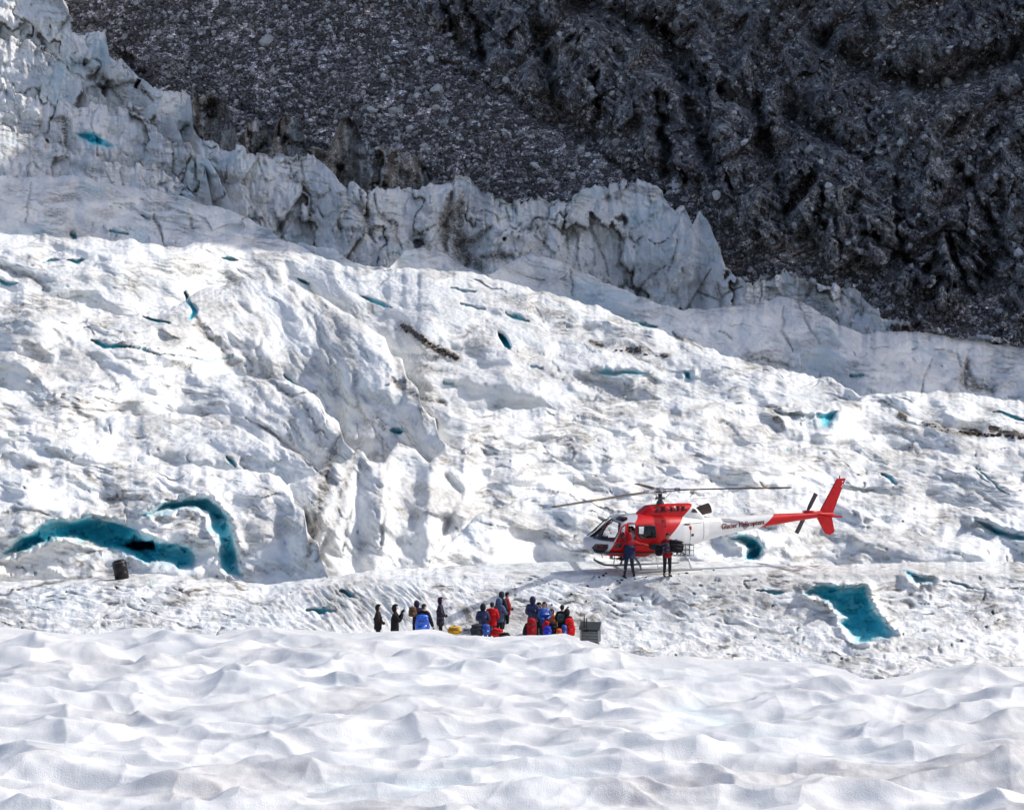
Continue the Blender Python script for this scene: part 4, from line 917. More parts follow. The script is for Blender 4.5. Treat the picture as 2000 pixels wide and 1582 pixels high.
# main rotor
ROT = fin('main_rotor', tube([(0, 0, 2.5), (0, 0, 2.62), (0, 0, 2.72), (0, 0, 3.06)], [.17, .15, .085, .08], 14), M_DGREY, HELI)
bm = tube([(0, 0, 2.98), (0, 0, 3.03)], .26, 18); tube([(0, 0, 3.10), (0, 0, 3.13)], .24, 18, True, bm); tube([(0, 0, 3.18), (0, 0, 3.2)], .17, 18, True, bm); fin('hub', bm, M_MET, ROT, False)
bm = tube([(0, 0, 2.75), (0, 0, 2.82)], .2, 16); fin('swashplate', bm, M_DGREY, ROT, False)
rotw = HELI.rotation_euler.z
for wa in (-25, 95, 215):
    wdir = math.radians(wa); la = wdir - rotw; dx, dy = math.cos(la), math.sin(la)
    nx, ny = -dy, dx; tilt = .0738 * math.cos(wdir); bm = bmesh.new(); Q = []
    for r_ in np.linspace(.62, 5.24, 26):
        dz = tilt * r_ - .030 * max(0, r_ - .6) * .28 - .0022 * r_ * r_ * .6 + 3.08; w_ = .175 if r_ > .95 else .06 + .115 * (r_ - .62) / .33
        tw = .16 - .03 * r_; ring = []
        for kx, kz in ((-1, 0), (-.55, .03), (.2, .04), (1, .004), (.2, -.02), (-.55, -.022)):
            ring.append(bm.verts.new((dx * r_ + nx * kx * w_, dy * r_ + ny * kx * w_, dz + kz - kx * w_ * tw)))
        Q.append(ring)
    for A, B in zip(Q, Q[1:]):
        for k in range(6): bm.faces.new((A[k], A[(k + 1) % 6], B[(k + 1) % 6], B[k]))
    bm.faces.new(Q[0][::-1]); bm.faces.new(Q[-1]); fin('blade', bm, M_BLADE, ROT)
    z1 = 3.08 + tilt * .7; ac = tube([(dx * .12, dy * .12, 3.05), (dx * .75, dy * .75, z1 - .01)], .03, 6)
    tube([(dx * .12, dy * .12, 3.14), (dx * .75, dy * .75, z1 + .05)], .025, 6, True, ac); box((dx * .72, dy * .72, z1 + .02), (.16, .16, .13), ac)
    fin('blade_grip', ac, M_MET, ROT, False)
    fin('pitch_link', tube([(dx * .2 + nx * .1, dy * .2 + ny * .1, 2.8), (dx * .42 + nx * .14, dy * .42 + ny * .14, 3.04)], .013, 5), M_MET, ROT)
# landing gear
M_SKID = simple('skid_grey', (.22, .22, .23), .5); GEAR = fin('landing_gear', tube([(HX - 4.0, -1.06, .10), (HX - 4.0, -.85, .42), (HX - 4.0, -.3, .66), (HX - 4.0, .3, .66), (HX - 4.0, .85, .42), (HX - 4.0, 1.06, .10)], .04, 8), M_WHITE, HELI)
fin('cross_tube', tube([(HX - 1.9, -1.06, .10), (HX - 1.9, -.85, .36), (HX - 1.9, -.3, .55), (HX - 1.9, .3, .55), (HX - 1.9, .85, .36), (HX - 1.9, 1.06, .10)], .04, 8), M_SKID, GEAR)
for s_ in (1, -1):
    fin('skid', tube([(HX - .75, s_ * 1.07, .34), (HX - .95, s_ * 1.07, .20), (HX - 1.25, s_ * 1.08, .09), (HX - 1.6, s_ * 1.08, .06), (HX - 4.45, s_ * 1.08, .06)], .045, 8), M_SKID, GEAR)
    fin('step', box((HX - 2.2, s_ * 1.02, .34), (1.5, .16, .03)), M_SKID, GEAR)
    for a_ in (1.6, 2.6): fin('step_strut', tube([(HX - a_, s_ * 1.06, .08), (HX - a_, s_ * .95, .56)], .022, 6), M_WHITE, GEAR)
    fin('step_plate', box((HX - 1.0, s_ * 1.08, .24), (.34, .14, .02), rot=Matrix.Rotation(-.45, 3, 'Y')), M_WHITE, GEAR)
fin('landing_light', tube([(HX - 1.05, .2, .52), (HX - 1.05, .2, .42)], .07, 10), M_MET, HELI)
fin('antenna', tube([(HX - .7, .05, .56), (HX - .78, .05, .44)], .012, 5), M_BLK, HELI); fin('antenna', tube([(HX - 6.2, 0, 1.42), (HX - 6.28, 0, 1.3)], .015, 5), M_WHITE, HELI)
# luggage basket on the near side
bm = bmesh.new()
A0, A1, Y0, Y1, Z0, Z1 = 2.7, 3.95, .98, 1.34, .66, 1.08
for y in (Y0, Y1):
    for z in (Z0, Z1, (Z0 + Z1) / 2): tube([(HX - A0, y, z), (HX - A1, y, z)], .014, 5, True, bm)
    for k in range(8): a = A0 + (A1 - A0) * k / 7; tube([(HX - a, y, Z0), (HX - a, y, Z1)], .009, 4, True, bm)
for k in range(8):
    a = A0 + (A1 - A0) * k / 7; tube([(HX - a, Y0, Z0), (HX - a, Y1, Z0)], .009, 4, True, bm)
for a in (A0, A1):
    tube([(HX - a, Y0, Z1), (HX - a, Y1, Z1)], .014, 5, True, bm)
for a in (3.0, 3.8): tube([(HX - a, .6, Z0 + .02), (HX - a, Y0, Z0)], .02, 5, True, bm)
fin('luggage_basket', bm, M_BLK, HELI, False)
def lettering(body, S_, a0, z0, a1, z1, size, mat, n, bold=.012):
    cu = bpy.data.curves.new('lettering', 'FONT'); cu.body = body; cu.size = size; cu.offset = .002; cu.space_character = 1.08
    t = bpy.data.objects.new('lettering', cu); COL.objects.link(t)
    me = bpy.data.meshes.new_from_object(t.evaluated_get(bpy.context.evaluated_depsgraph_get())); bpy.data.objects.remove(t); bpy.data.curves.remove(cu)
    bm = bmesh.new()
    for sh_ in (-bold, 0, bold):
        k0 = len(bm.verts); bm.from_mesh(me); bm.verts.ensure_lookup_table()
        for v in bm.verts[k0:]: v.co.x += sh_ + bold; v.co.z = abs(sh_) * .1
    bpy.data.meshes.remove(me)
    w = max(v.co.x for v in bm.verts)
    for v in bm.verts:
        s = v.co.x / w; a = a0 + (a1 - a0) * s; z = z0 + (z1 - z0) * s + v.co.y; v.co = Vector((HX - a, sy(S_, a, z, n) + .03 + v.co.z, z))
    me = bpy.data.meshes.new('lettering'); bm.to_mesh(me); bm.free(); me.materials.append(mat); return link('lettering', me, parent=HELI)
_dg = True
lettering('Glacier Helicopters', BST, 5.55, 1.60, 7.45, 1.80, .30, M_TXT, 2.1, .013)
lettering('ZK-HFK', CST, 2.70, 2.26, 4.08, 2.33, .31, M_TXK, 3.0, .018)

# the hull stands a little nose up on its gear
def _pitch(o, seen):
    if o is ROT or o is GEAR: return
    if o.data and o.data.name not in seen:
        seen.add(o.data.name); k = o.matrix_basis
        for v in o.data.vertices: x = v.co.x; v.co.z += .036 * x; v.co.x = x * (1.035 if x < 0 else 1.03)
    for c in o.children: _pitch(c, seen)
bpy.context.view_layer.update(); _pitch(HELI, set())
# ---------------------------------------------------------------- people
MC = {}
def cloth(name, c, rough=.75, bump=.03, sc=14, var=.25, spec=.25):
    if name not in MC: MC[name] = simple(name, c, rough, spec, 0, bump, sc, var)
    return MC[name]
SKIN = cloth('skin', (.50, .30, .22), .5, 0, 8, .08)
HAIR = cloth('dark_hair', (.02, .014, .010), .6, .02, 40)
def skin_obj(name, V, E, R, mats, parent, sub=1, face_mat=None):
    me = bpy.data.meshes.new(name); me.from_pydata([tuple(v) for v in V], E, [])
    o = link(name, me, parent=parent)
    for m in (mats if isinstance(mats, (list, tuple)) else [mats]): me.materials.append(m)
    md = o.modifiers.new('skin', 'SKIN'); md.use_smooth_shade = True; md.branch_smoothing = .3
    for i, r in enumerate(R):
        sv = me.skin_vertices[0].data[i]; sv.radius = (r, r) if not isinstance(r, tuple) else r; sv.use_root = (i == 0); 
    if sub: s = o.modifiers.new('smooth', 'SUBSURF'); s.levels = sub; s.render_levels = sub
    return o
def chain(V, E, R, start, pts):
    k = start
    for p, r in pts:
        V.append(Vector(p)); R.append(r); E.append((k, len(V) - 1)); k = len(V) - 1
    return k
def hand_mesh(bm, wrist, dirv, palmn, s=1.0, curl=.5):
    """palm with five bent fingers"""
    d = dirv.normalized(); n = palmn.normalized(); w = d.cross(n).normalized(); n = w.cross(d)
    bmesh.ops.create_uvsphere(bm, u_segments=8, v_segments=6, radius=1, matrix=Matrix.Translation(wrist + d * .05 * s) @ Matrix((w * .042 * s, d * .055 * s, n * .018 * s)).transposed().to_4x4())
    for k, (off, L) in enumerate(((-.031, .062), (-.011, .074), (.010, .070), (.029, .055))):
        p = wrist + d * .09 * s + w * off * s; q = p + (d * math.cos(curl * .5) + n * math.sin(curl * .5)) * L * .5 * s; r = q + (d * math.cos(curl * 1.4) + n * math.sin(curl * 1.4)) * L * .55 * s
        tube([p - d * .02 * s, p, q, r], [.010 * s, .0105 * s, .0095 * s, .006 * s], 6, True, bm)
    p = wrist + d * .03 * s - w * .036 * s; q = p + (d * .7 - w * .7) * .035 * s + n * .01 * s; r = q + (d * .95 + n * .3) * .035 * s
    tube([p, q, r], [.013 * s, .012 * s, .008 * s], 6, True, bm)
P3 = lambda x, y, z: Vector((x, y, z))
def person(label, x, y, z, face, h, jacket, trousers, pose='stand', hat='hood', hatmat=None, glove=None, arms=None, lean=0.0, legs=None, turn=0.0, bulk=1.22, long=0.05, group=None, hair=None):
    """face: heading in degrees, 0 = away from the viewer, 90 = to the right, 180 = towards the viewer"""
    root = empty('person', (x, y, z), -math.radians(face)); root.scale = (h / 1.75,) * 3; tag(root, label, 'person', group)
    sit = pose == 'sit'
    hz = .50 if sit else .93
    def L(p):                         # leaning about the hips
        q = Vector(p); dz = q.z - hz
        return Vector((q.x, q.y + dz * math.sin(lean), hz + dz * math.cos(lean))) if dz > 0 else q
    up = hz - .93
    ch, nk, hb, ht = L((0, 0, 1.36 + up)), L((0, 0, 1.50 + up)), L((0, .02, 1.58 + up)), L((0, .03, 1.70 + up))
    sh = {s: L((s * .185, 0, 1.42 + up)) for s in (-1, 1)}
    dfa = {s: (L((s * .255, .0, 1.13 + up)), L((s * .17, .22, 1.02 + up))) for s in (-1, 1)}
    if arms:
        for s in arms: dfa[s] = tuple(L(Vector(p) + Vector((0, 0, up))) for p in arms[s])
    dle = {s: (P3(s * .105, .02, .50), P3(s * .115, -.02, .08), P3(s * .13, .12, .045)) for s in (-1, 1)}
    if sit: dle = {s: (P3(s * .16, .40, .52), P3(s * .14, .42, .08), P3(s * .15, .55, .045)) for s in (-1, 1)}
    if legs: dle.update({s: tuple(Vector(q) for q in legs[s]) for s in legs})
    # body: one continuous figure
    V, E, R = [P3(0, 0, hz)], [], [.115]
    t = chain(V, E, R, 0, [(L((0, 0, 1.15 + up)), .105), (ch, .125), (nk, .052), (hb, .068), (L((0, .035, 1.645 + up)), .088), (ht, .06)])
    for s in (-1, 1):
        chain(V, E, R, 2, [(sh[s], .058), (dfa[s][0], .042), (dfa[s][1], .028)])
        chain(V, E, R, 0, [((s * .09, .0, hz - .06), .085), (dle[s][0], .058), (dle[s][1], .04), (dle[s][2], .035)])
    skin_obj('body', V, E, R, SKIN, root)
    b_ = bulk
    longt = long
    V, E, R = [L((0, 0, hz + .12))], [], [(.165 * b_, .135 * b_)]
    chain(V, E, R, 0, [(L((0, 0, 1.22 + up)), (.16 * b_, .13 * b_)), (L((0, 0, 1.37 + up)), (.175 * b_, .13 * b_)), (L((0, .0, 1.50 + up)), .085)])
    for s in (-1, 1):
        a, c = dfa[s]; chain(V, E, R, 2, [(sh[s] + P3(0, 0, -.01), .082 * b_), (a, .070 * b_), (c, .056)])
    chain(V, E, R, 0, [(P3(0, 0, hz - .08 - long * .5), (.175 * b_, .145 * b_)), (P3(0, 0, hz - .14 - long), (.17 * b_, .145 * b_))])
    skin_obj('jacket', V, E, R, jacket, root)
    V, E, R = [P3(0, 0, hz + .02)], [], [.135]
    for s in (-1, 1): chain(V, E, R, 0, [((s * .095, 0.01, hz - .09), .105), (dle[s][0], .078), (dle[s][1] + (dle[s][0] - dle[s][1]) * .12, .062)])
    skin_obj('trousers', V, E, R, trousers, root)
    for s in (-1, 1):
        k, a, f = dle[s]; d = (f - a); d.z = 0; d = d.normalized()
        V, E, R = [a + P3(0, 0, .10)], [], [.058]; chain(V, E, R, 0, [(a - d * .02 + P3(0, 0, -.02), .055), (a + d * .10 + P3(0, 0, -.035), .048), (a + d * .20 + P3(0, 0, -.04), .034)])
        skin_obj('boot', V, E, R, cloth('boot_leather', (.03, .022, .02)), root)
        c = dfa[s][1]; dv = (dfa[s][1] - dfa[s][0]); bm = bmesh.new(); hand_mesh(bm, c, dv, Vector((-s, .3, 0)) if abs(dv.normalized().x) < .8 else Vector((0, 0, -1)), 1.05, .7)
        fin('hand', bm, glove or SKIN, root)
    # face
    q = (ht - hb).normalized(); fw = L((0, 1, 1.64 + up)) - L((0, 0, 1.64 + up)); fw = (fw - q * fw.dot(q)).normalized(); fc = L((0, .035, 1.635 + up))
    if turn: 
        Rm = Matrix.Rotation(-math.radians(turn), 3, q); fw = Rm @ fw
    sd = fw.cross(q)
    bm = bmesh.new(); tube([fc + fw * .078 + q * .02, fc + fw * .105 - q * .012, fc + fw * .085 - q * .022], [.008, .014, .010], 6, True, bm); fin('nose', bm, SKIN, root)
    for s in (-1, 1):
        bm = bmesh.new(); bmesh.ops.create_uvsphere(bm, u_segments=8, v_segments=6, radius=.012, matrix=Matrix.Translation(fc + fw * .079 + sd * s * .031 + q * .022)); fin('eye', bm, M_BLK, root)
    bm = bmesh.new(); tube([fc + fw * .083 - q * .048 - sd * .022, fc + fw * .089 - q * .050, fc + fw * .083 - q * .048 + sd * .022], [.004, .007, .004], 6, True, bm); fin('mouth', bm, cloth('lips', (.35, .13, .11)), root)
    # hood, hat or hair: a shell round the head that leaves the face open
    hm = hatmat or (HAIR if hat == 'hair' else jacket); bm = bmesh.new(); rr = {'hood': .138, 'hat': .112, 'hair': .110, 'helmet': .128, 'longhair': .115}[hat]
    bmesh.ops.create_uvsphere(bm, u_segments=20, v_segments=14, radius=1)
    Mx = Matrix((sd * rr * .88, fw * rr, q * rr * 1.04)).transposed()
    kill = [v for v in bm.verts if v.co.y > .45 and v.co.z < (.45 if hat in ('hood', 'helmet') else .25)] + ([v for v in bm.verts if v.co.z < -.15 and (hat in ('hat',) or v.co.y > -.1)] if hat in ('hat', 'hair') else [])
    bmesh.ops.delete(bm, geom=list(set(kill)), context='VERTS')
    for v in bm.verts:
        lo = -v.co.z if v.co.z < 0 else 0
        if hat == 'hood' and v.co.z > .4 and v.co.y < .3: v.co.z *= 1.02
        if hat in ('hood', 'longhair'): v.co.z -= lo * (.35 if hat == 'hood' else 1.1); v.co.x *= 1 + lo * .12
        v.co = Mx @ v.co + fc + q * .012 - fw * .012
    o = fin({'hood': 'hood', 'hat': 'beanie', 'hair': 'hair', 'helmet': 'helmet', 'longhair': 'hair'}[hat], bm, hm, root); m = o.modifiers.new('thick', 'SOLIDIFY'); m.thickness = .018
    if hair: 
        bm = bmesh.new(); bmesh.ops.create_uvsphere(bm, u_segments=14, v_segments=10, radius=1, matrix=Matrix.Translation(fc - fw * .05 - q * .10) @ Matrix((sd * .10, fw * .06, q * .16)).transposed().to_4x4()); fin('hair', bm, hair, root)
    return root

def sack(name, cat, label, loc, size, mat, rz=0, tilt=(0, 0), trim=None, shape=.35, group=None, straps=True, seed=1):
    """a packed soft bag: rounded body with sagging sides, lid, pocket and straps"""
    t = empty(name, loc, rz); t.rotation_euler = (tilt[0], tilt[1], rz); tag(t, label, cat, group); w, d, h = size
    bm = bmesh.new(); bmesh.ops.create_cube(bm, size=1); bmesh.ops.subdivide_edges(bm, edges=bm.edges[:], cuts=7, use_grid_fill=True)
    for v in bm.verts:
        p = v.co * 2; s = p.normalized() * max(abs(p.x), abs(p.y), abs(p.z)); q = p.lerp(s, .55); e = 1 - shape * max(0, q.z) ** 2 * .45
        k = 1 + .06 * math.sin(7 * q.x + seed) * math.cos(6 * q.z + seed * 2)
        v.co = Vector((q.x * w / 2 * e * k, q.y * d / 2 * e * k, (q.z + 1) * h / 2))
    fin('bag_body', bm, mat, t)
    tr_ = trim or M_BLK
    bm = bmesh.new(); bmesh.ops.create_uvsphere(bm, u_segments=14, v_segments=8, radius=1, matrix=Matrix.Translation((0, 0, h * .90)) @ Matrix.Diagonal((w * .44, d * .46, h * .13, 1))); fin('lid', bm, mat, t)
    fin('pocket', box((0, -d * .47, h * .32), (w * .62, d * .16, h * .36)), mat, t, True, min(d, w) * .05)
    if straps:
        for s in (-1, 1): fin('strap', tube([(s * w * .25, d * .40, h * .88), (s * w * .28, d * .62, h * .62), (s * w * .28, d * .52, h * .2)], .018, 5), tr_, t)
    fin('carry_handle', tube([(-w * .12, 0, h * .97), (0, 0, h * 1.08), (w * .12, 0, h * .97)], .014, 5), tr_, t)
    fin('buckle_strap', tube([(-w * .3, -d * .52, h * .68), (0, -d * .58, h * .70), (w * .3, -d * .52, h * .68)], .014, 4), tr_, t)
    return t

def X_(u, d): return (u - 1000) / F * d
def ground_at(u, d): return bench(X_(u, d), d)
def stand(label, u, top, d, face, jk, tr_, **k):
    """a person whose head top is seen at row `top`; height from the ground they stand on"""
    x = X_(u, d); g = bench(x, d); zt = ZC - (top - V0) / F * d; h = (zt - g) / (1.0 if k.get('pose') != 'sit' else .75)
    h = min(1.9, max(1.5, h)); g2 = zt - h * (1.775 / 1.75 if k.get('pose') != 'sit' else 1.345 / 1.75)
    return person(label, x, d, max(g2, g - .75), face, h, jk, tr_, **k)
J = dict(black=cloth('black_shell', (.010, .008, .012)), brown=cloth('brown_black_shell', (.020, .012, .012)), purple=cloth('purple_shell', (.026, .018, .055)), navy=cloth('navy_shell', (.010, .018, .075), .35, .03, 14, .25, .6), blue=cloth('blue_shell', (.01, .07, .36), .35, .03, 10, .3, .6),
 slate=cloth('slate_blue_shell', (.07, .11, .20)), grey=cloth('dark_grey_shell', (.03, .034, .045)), red=cloth('red_shell', (.60, .008, .010)), dred=cloth('deep_red_shell', (.30, .006, .012)), speck=None, orange=cloth('orange_knit', (.65, .16, .06)), cream=cloth('cream_fabric', (.55, .45, .35)),
 tblack=cloth('black_trousers', (.014, .013, .016)), tnavy=cloth('navy_trousers', (.02, .025, .045)))
def speck():
    b = NB('speckled_shell'); p = b.pos(); n = b.noise(p, 16, 3, .7)
    return b.base(b.mix(b.mapr(n, .58, .68), (.022, .014, .034), (.30, .28, .36)), .6, .3)
J['speck'] = speck()
GL = cloth('dark_glove', (.02, .02, .025))
front = {-1: ((-.25, .02, 1.13), (-.05, .20, 1.04)), 1: ((.25, .02, 1.13), (.06, .20, 1.02))}
GR_L = 'sightseers standing at the left'
stand('person in a black hooded coat with hands in front, leftmost of the waiting group', 738, 1180, 52.8, 90, J['brown'], J['tblack'], arms=front, glove=GL, turn=5)
ph = {-1: ((-.24, .16, 1.18), (-.08, .26, 1.44)), 1: ((.24, .20, 1.16), (.06, .30, 1.48))}
p2 = stand('person in black hooded clothes holding up a phone to take a picture', 771, 1180, 52.8, 88, J['black'], J['tblack'], arms=ph, glove=GL)
pz = tag(fin('phone', box((0, 0, 0), (.15, .012, .08)), M_BLK, None, False, .004), 'black phone held up by the person taking a picture', 'phone')
pz.location = p2.matrix_basis @ Vector((0, .36, 1.63)); pz.rotation_euler = (0, 0, math.radians(-88))
stand('person in a purple hood half hidden behind the big blue backpack', 814, 1173, 53.6, 350, J['purple'], J['tblack'], glove=GL, arms={-1: ((-.30, .02, 1.15), (-.22, .2, 1.2))})
sack('backpack', 'backpack', 'brown pack slung on the left shoulder of the purple hooded person', (X_(806, 53.3), 53.25, ZC - (1204 - V0) / F * 53.3), (.30, .22, .36), cloth('brown_canvas', (.16, .09, .05)), .2, shape=.6)
def worn(label, u, top, bot, d, w, mat, rz=0, dep=.3, tilt=0, shape=.35, name='backpack', cat='backpack', group=None, seed=1, trim=None, straps=True):
    z0 = ZC - (bot - V0) / F * d; z1 = ZC - (top - V0) / F * d
    return sack(name, cat, label, (X_(u, d), d, z0), (w, dep, (z1 - z0) / 1.04), mat, rz, (0, tilt), shape=shape, group=group, seed=seed, trim=trim, straps=straps)
stand('person in a dark jacket with long sleeves wearing the big blue backpack', 828, 1178, 52.7, 30, J['black'], J['tnavy'], glove=GL, arms={-1: ((-.27, .0, 1.14), (-.2, .15, .95)), 1: ((.33, -.02, 1.12), (.40, .05, .86))}, turn=45, hat='hair')
worn('big shiny blue backpack worn by a person in the left part of the waiting group', 825, 1199, 1238, 52.38, .52, cloth('blue_raincover', (.01, .11, .60), .22, .04, 8, .3, .8), .1, shape=.75, straps=False)
stand('person in a long speckled purple coat with a dark hood, beside the yellow duffel', 860, 1166, 53.5, 88, J['speck'], J['tblack'], arms=front, glove=GL, hat='hood', hatmat=J['purple'], long=.22)
worn('yellow duffel bag lying on the snow right of the speckled coat', 888, 1223, 1238, 53.6, .52, cloth('yellow_tarp', (.80, .42, .02), .45, .03), -.1, shape=1.0, name='duffel_bag', cat='bag', trim=M_DGREY)
# middle cluster
stand('person in a shiny navy jacket and black hood, leftmost of the middle cluster', 943, 1179, 52.9, 12, J['navy'], J['tnavy'], glove=GL, hat='hood', hatmat=J['black'])
stand('person in a red jacket with dark hair seen from behind in the middle cluster', 961, 1175, 53.3, 15, J['red'], J['tnavy'], glove=GL, hat='hair', bulk=1.32)
stand('tall person in a dark grey hooded jacket at the back of the middle cluster', 979, 1155, 54.3, 40, J['grey'], J['tblack'], glove=GL)
stand('person in a slate blue hooded jacket in front of the tall grey one', 975, 1168, 53.6, 35, J['slate'], J['tblack'], glove=GL, bulk=1.32, arms={1: ((.28, .05, 1.15), (.22, .25, 1.12))})
stand('person in a long red jacket and black trousers on the right of the middle cluster', 990, 1155, 54.6, 85, J['dred'], J['tblack'], arms=front, glove=GL, hat='hair', turn=-5)
worn('blue backpack standing on the snow before the navy jacket person', 949, 1218, 1240, 52.3, .32, J['blue'], .2, shape=.6, seed=4)
worn('black grey duffel bag on the snow at the left foot of the middle cluster', 932, 1218, 1242, 52.3, .50, J['grey'], .15, shape=.9, name='duffel_bag', cat='bag', seed=3)
worn('red duffel bag on the snow below the red jacket and slate jacket persons', 969, 1226, 1244, 52.4, .46, J['red'], -.2, shape=.8, name='duffel_bag', cat='bag', seed=5, tilt=.2)
worn('small black bag on the snow beside the red duffel bag', 985, 1235, 1246, 52.3, .42, J['black'], .1, shape=.8, name='duffel_bag', cat='bag', seed=6)
# right cluster
stand('person in a dark purple pointed hood and navy jacket, leftmost of the right cluster', 1040, 1165, 53.4, 20, J['navy'], J['tblack'], hatmat=J['purple'], glove=GL)
stand('person in black standing between the purple hood and the blue jacket', 1052, 1176, 53.9, 150, J['black'], J['tblack'], glove=GL)
stand('person with long dark hair and bright blue jacket in the right cluster', 1063, 1174, 53.2, 165, J['blue'], J['tnavy'], hat='longhair', hatmat=HAIR, glove=GL, arms=front)
stand('person in an orange and cream top standing behind the bags in the right cluster', 1078, 1187, 54.0, 200, J['orange'], J['cream'], hat='longhair', hatmat=cloth('brown_hair', (.10, .05, .03)), arms=front)
stand('person in a black jacket with bare dark hair in the right cluster', 1098, 1180, 53.3, 10, J['black'], J['tnavy'], hat='hair', glove=GL)
worn('small grey green backpack worn by the dark haired person in the right cluster', 1096, 1198, 1215, 53.02, .30, cloth('green_grey_fabric', (.05, .10, .09)), 0, .18, shape=.5, seed=2)
stand('person in a brown jacket carrying a red backpack, rightmost of the right cluster', 1107, 1189, 53.0, 20, J['brown'], J['tblack'], glove=GL)
worn('big red backpack worn by the rightmost person of the right cluster', 1115, 1206, 1243, 52.6, .36, J['red'], -.1, shape=.5, seed=7, tilt=-.1)
worn('tall red backpack standing left in front of the right cluster', 1038, 1206, 1243, 52.5, .36, J['dred'], .05, shape=.55, seed=8)
worn('black bag slumped on the snow left of the tall red backpack', 1026, 1216, 1242, 52.6, .26, J['black'], .2, shape=.9, name='duffel_bag', cat='bag', seed=9, tilt=.25)
worn('small bright red bag between the blue jacket and the blue bags', 1064, 1212, 1230, 52.7, .22, J['red'], .1, shape=.6, name='bag', cat='bag', seed=10, tilt=.3)
worn('rounded blue backpack on the snow in the middle of the right cluster', 1069, 1222, 1243, 52.4, .32, cloth('royal_blue_fabric', (.015, .035, .45), .35), .1, shape=.8, seed=11)
worn('black backpack behind the rounded blue one on the snow', 1080, 1214, 1240, 52.7, .36, J['black'], .1, shape=.6, seed=12)
worn('orange bag lying between the two blue bags of the right cluster', 1092, 1227, 1242, 52.4, .22, cloth('orange_fabric', (.80, .10, .02)), 0, shape=.8, name='bag', cat='bag', seed=13)
worn('blue bag at the feet of the rightmost person', 1102, 1219, 1242, 52.5, .22, J['blue'], 0, shape=.6, name='bag', cat='bag', seed=14)
worn('pale grey stuff sack on the snow between the yellow duffel and the middle cluster', 911, 1225, 1238, 53.4, .30, cloth('pale_grey_fabric', (.35, .38, .42)), 0, shape=1.0, name='bag', cat='bag', seed=15)

# two crew members beside the helicopter and the pilot inside
cx, cy = X_(1229, 56.9), 56.9
person('person in red jacket and navy vest reaching along the helicopter hull with one arm', cx, cy, bench(cx, cy) + .02, -4, 1.70, J['dred'], J['tnavy'], glove=SKIN, hat='hood', hatmat=J['dred'],
       arms={1: ((.40, .12, 1.30), (.66, .22, 1.28)), -1: ((-.26, .10, 1.18), (-.15, .28, 1.1))}, legs={-1: ((-.14, .0, .49), (-.20, -.05, .08), (-.23, .10, .045)), 1: ((.12, .03, .50), (.19, .02, .08), (.22, .15, .045))})
vest = cloth('navy_vest', (.012, .018, .06)); vp = bpy.data.objects[[o.name for o in bpy.data.objects if o.name.startswith('person')][-1]]
V, E, R = [P3(0, 0, .98)], [], [(.235, .20)]; chain(V, E, R, 0, [(P3(0, 0, 1.16), (.235, .195)), (P3(0, 0, 1.27), (.225, .185)), (P3(0, 0, 1.32), (.18, .15))]); chain(V, E, R, 0, [(P3(0, 0, .80), (.225, .195))])
skin_obj('vest', V, E, R, vest, vp)
cx, cy = X_(1303, 56.9), 56.9
person('person in red jacket and grey beanie carrying black bags beside the helicopter', cx, cy, bench(cx, cy) + .02, 168, 1.70, J['dred'], J['tblack'], glove=GL, hat='hat', hatmat=J['grey'], lean=.12,
       arms={1: ((.30, .06, 1.12), (.22, .30, 1.0)), -1: ((-.30, .06, 1.14), (-.32, .26, 1.02))})
def held(label, u, top, bot, d, w, mat, **k): return worn(label, u, top, bot, d, w, mat, name='duffel_bag', cat='bag', **k)
held('big black duffel bag held by the grey beanie person, over the helicopter basket', 1318, 1054, 1079, 56.45, .66, J['black'], shape=.9, rz=.1, dep=.34, tilt=.12, seed=16)
held('black and white bag held low in front by the person in the grey beanie', 1301, 1060, 1080, 56.35, .34, speck(), shape=.8, dep=.26, seed=17)
held('black round bag hanging left of the person in the grey beanie', 1287, 1062, 1086, 56.5, .30, J['black'], shape=.8, dep=.25, seed=18)
worn('dark red stuff sack lying inside the luggage basket', 1279, 1062, 1074, 57.3, .4, cloth('dark_teal_fabric', (.02, .05, .06)), name='bag', cat='bag', seed=19)['label'] = 'dark teal bag lying inside the luggage basket of the helicopter'
Mh = Matrix.Translation(HELI.location) @ Matrix.Rotation(HELI.rotation_euler.z, 4, 'Z')
pp = Mh @ Vector((HX - 1.78, .42, .46))
pil = person('person in a white shirt and headset sitting at the controls inside the cabin', pp.x, pp.y, pp.z, 0, 1.72, cloth('white_shirt', (.75, .75, .76)), J['tblack'], pose='sit', hat='hair', arms={-1: ((-.24, .12, 1.16), (-.12, .38, 1.08)), 1: ((.24, .12, 1.16), (.12, .38, 1.08))})
pil.rotation_euler.z = HELI.rotation_euler.z - math.radians(90)
for s in (-1, 1):
    fin('headset', tube([(s * .085, .03, 1.20), (s * .115, .03, 1.20)], .038, 10), M_BLK, pil)

# ---------------------------------------------------------------- weather box, drum, stones
M_HUT = simple('grey_green_boards', (.085, .095, .095), .6, .3, 0, .01, 20); M_HUTR = simple('dark_lid', (.03, .036, .038), .5); M_HUTS = simple('pale_frame', (.25, .27, .28), .5)
hd = 52.9; hx = X_(1153, hd); hzz = ZC - (1254 - V0) / F * hd
HB = empty('equipment_box', (hx, hd, hzz), math.radians(-8)); tag(HB, 'grey green equipment box with raised sloping lid right of the waiting group', 'box')
for k in range(4): fin('board', box((0, -.30, .06 + k * .105), (.62, .025, .098)), M_HUT, HB, False, .004)
for k in range(4):
    for s in (-1, 1): fin('board', box((s * .315, 0, .06 + k * .105), (.025, .58, .098)), M_HUT, HB, False, .004)
    fin('board', box((0, .30, .06 + k * .105), (.62, .025, .098)), M_HUT, HB, False, .004)
for x_ in (-.32, .32):
    for y_ in (-.31, .31): fin('corner_post', box((x_, y_, .24), (.05, .05, .50)), M_HUTS, HB, False, .004)
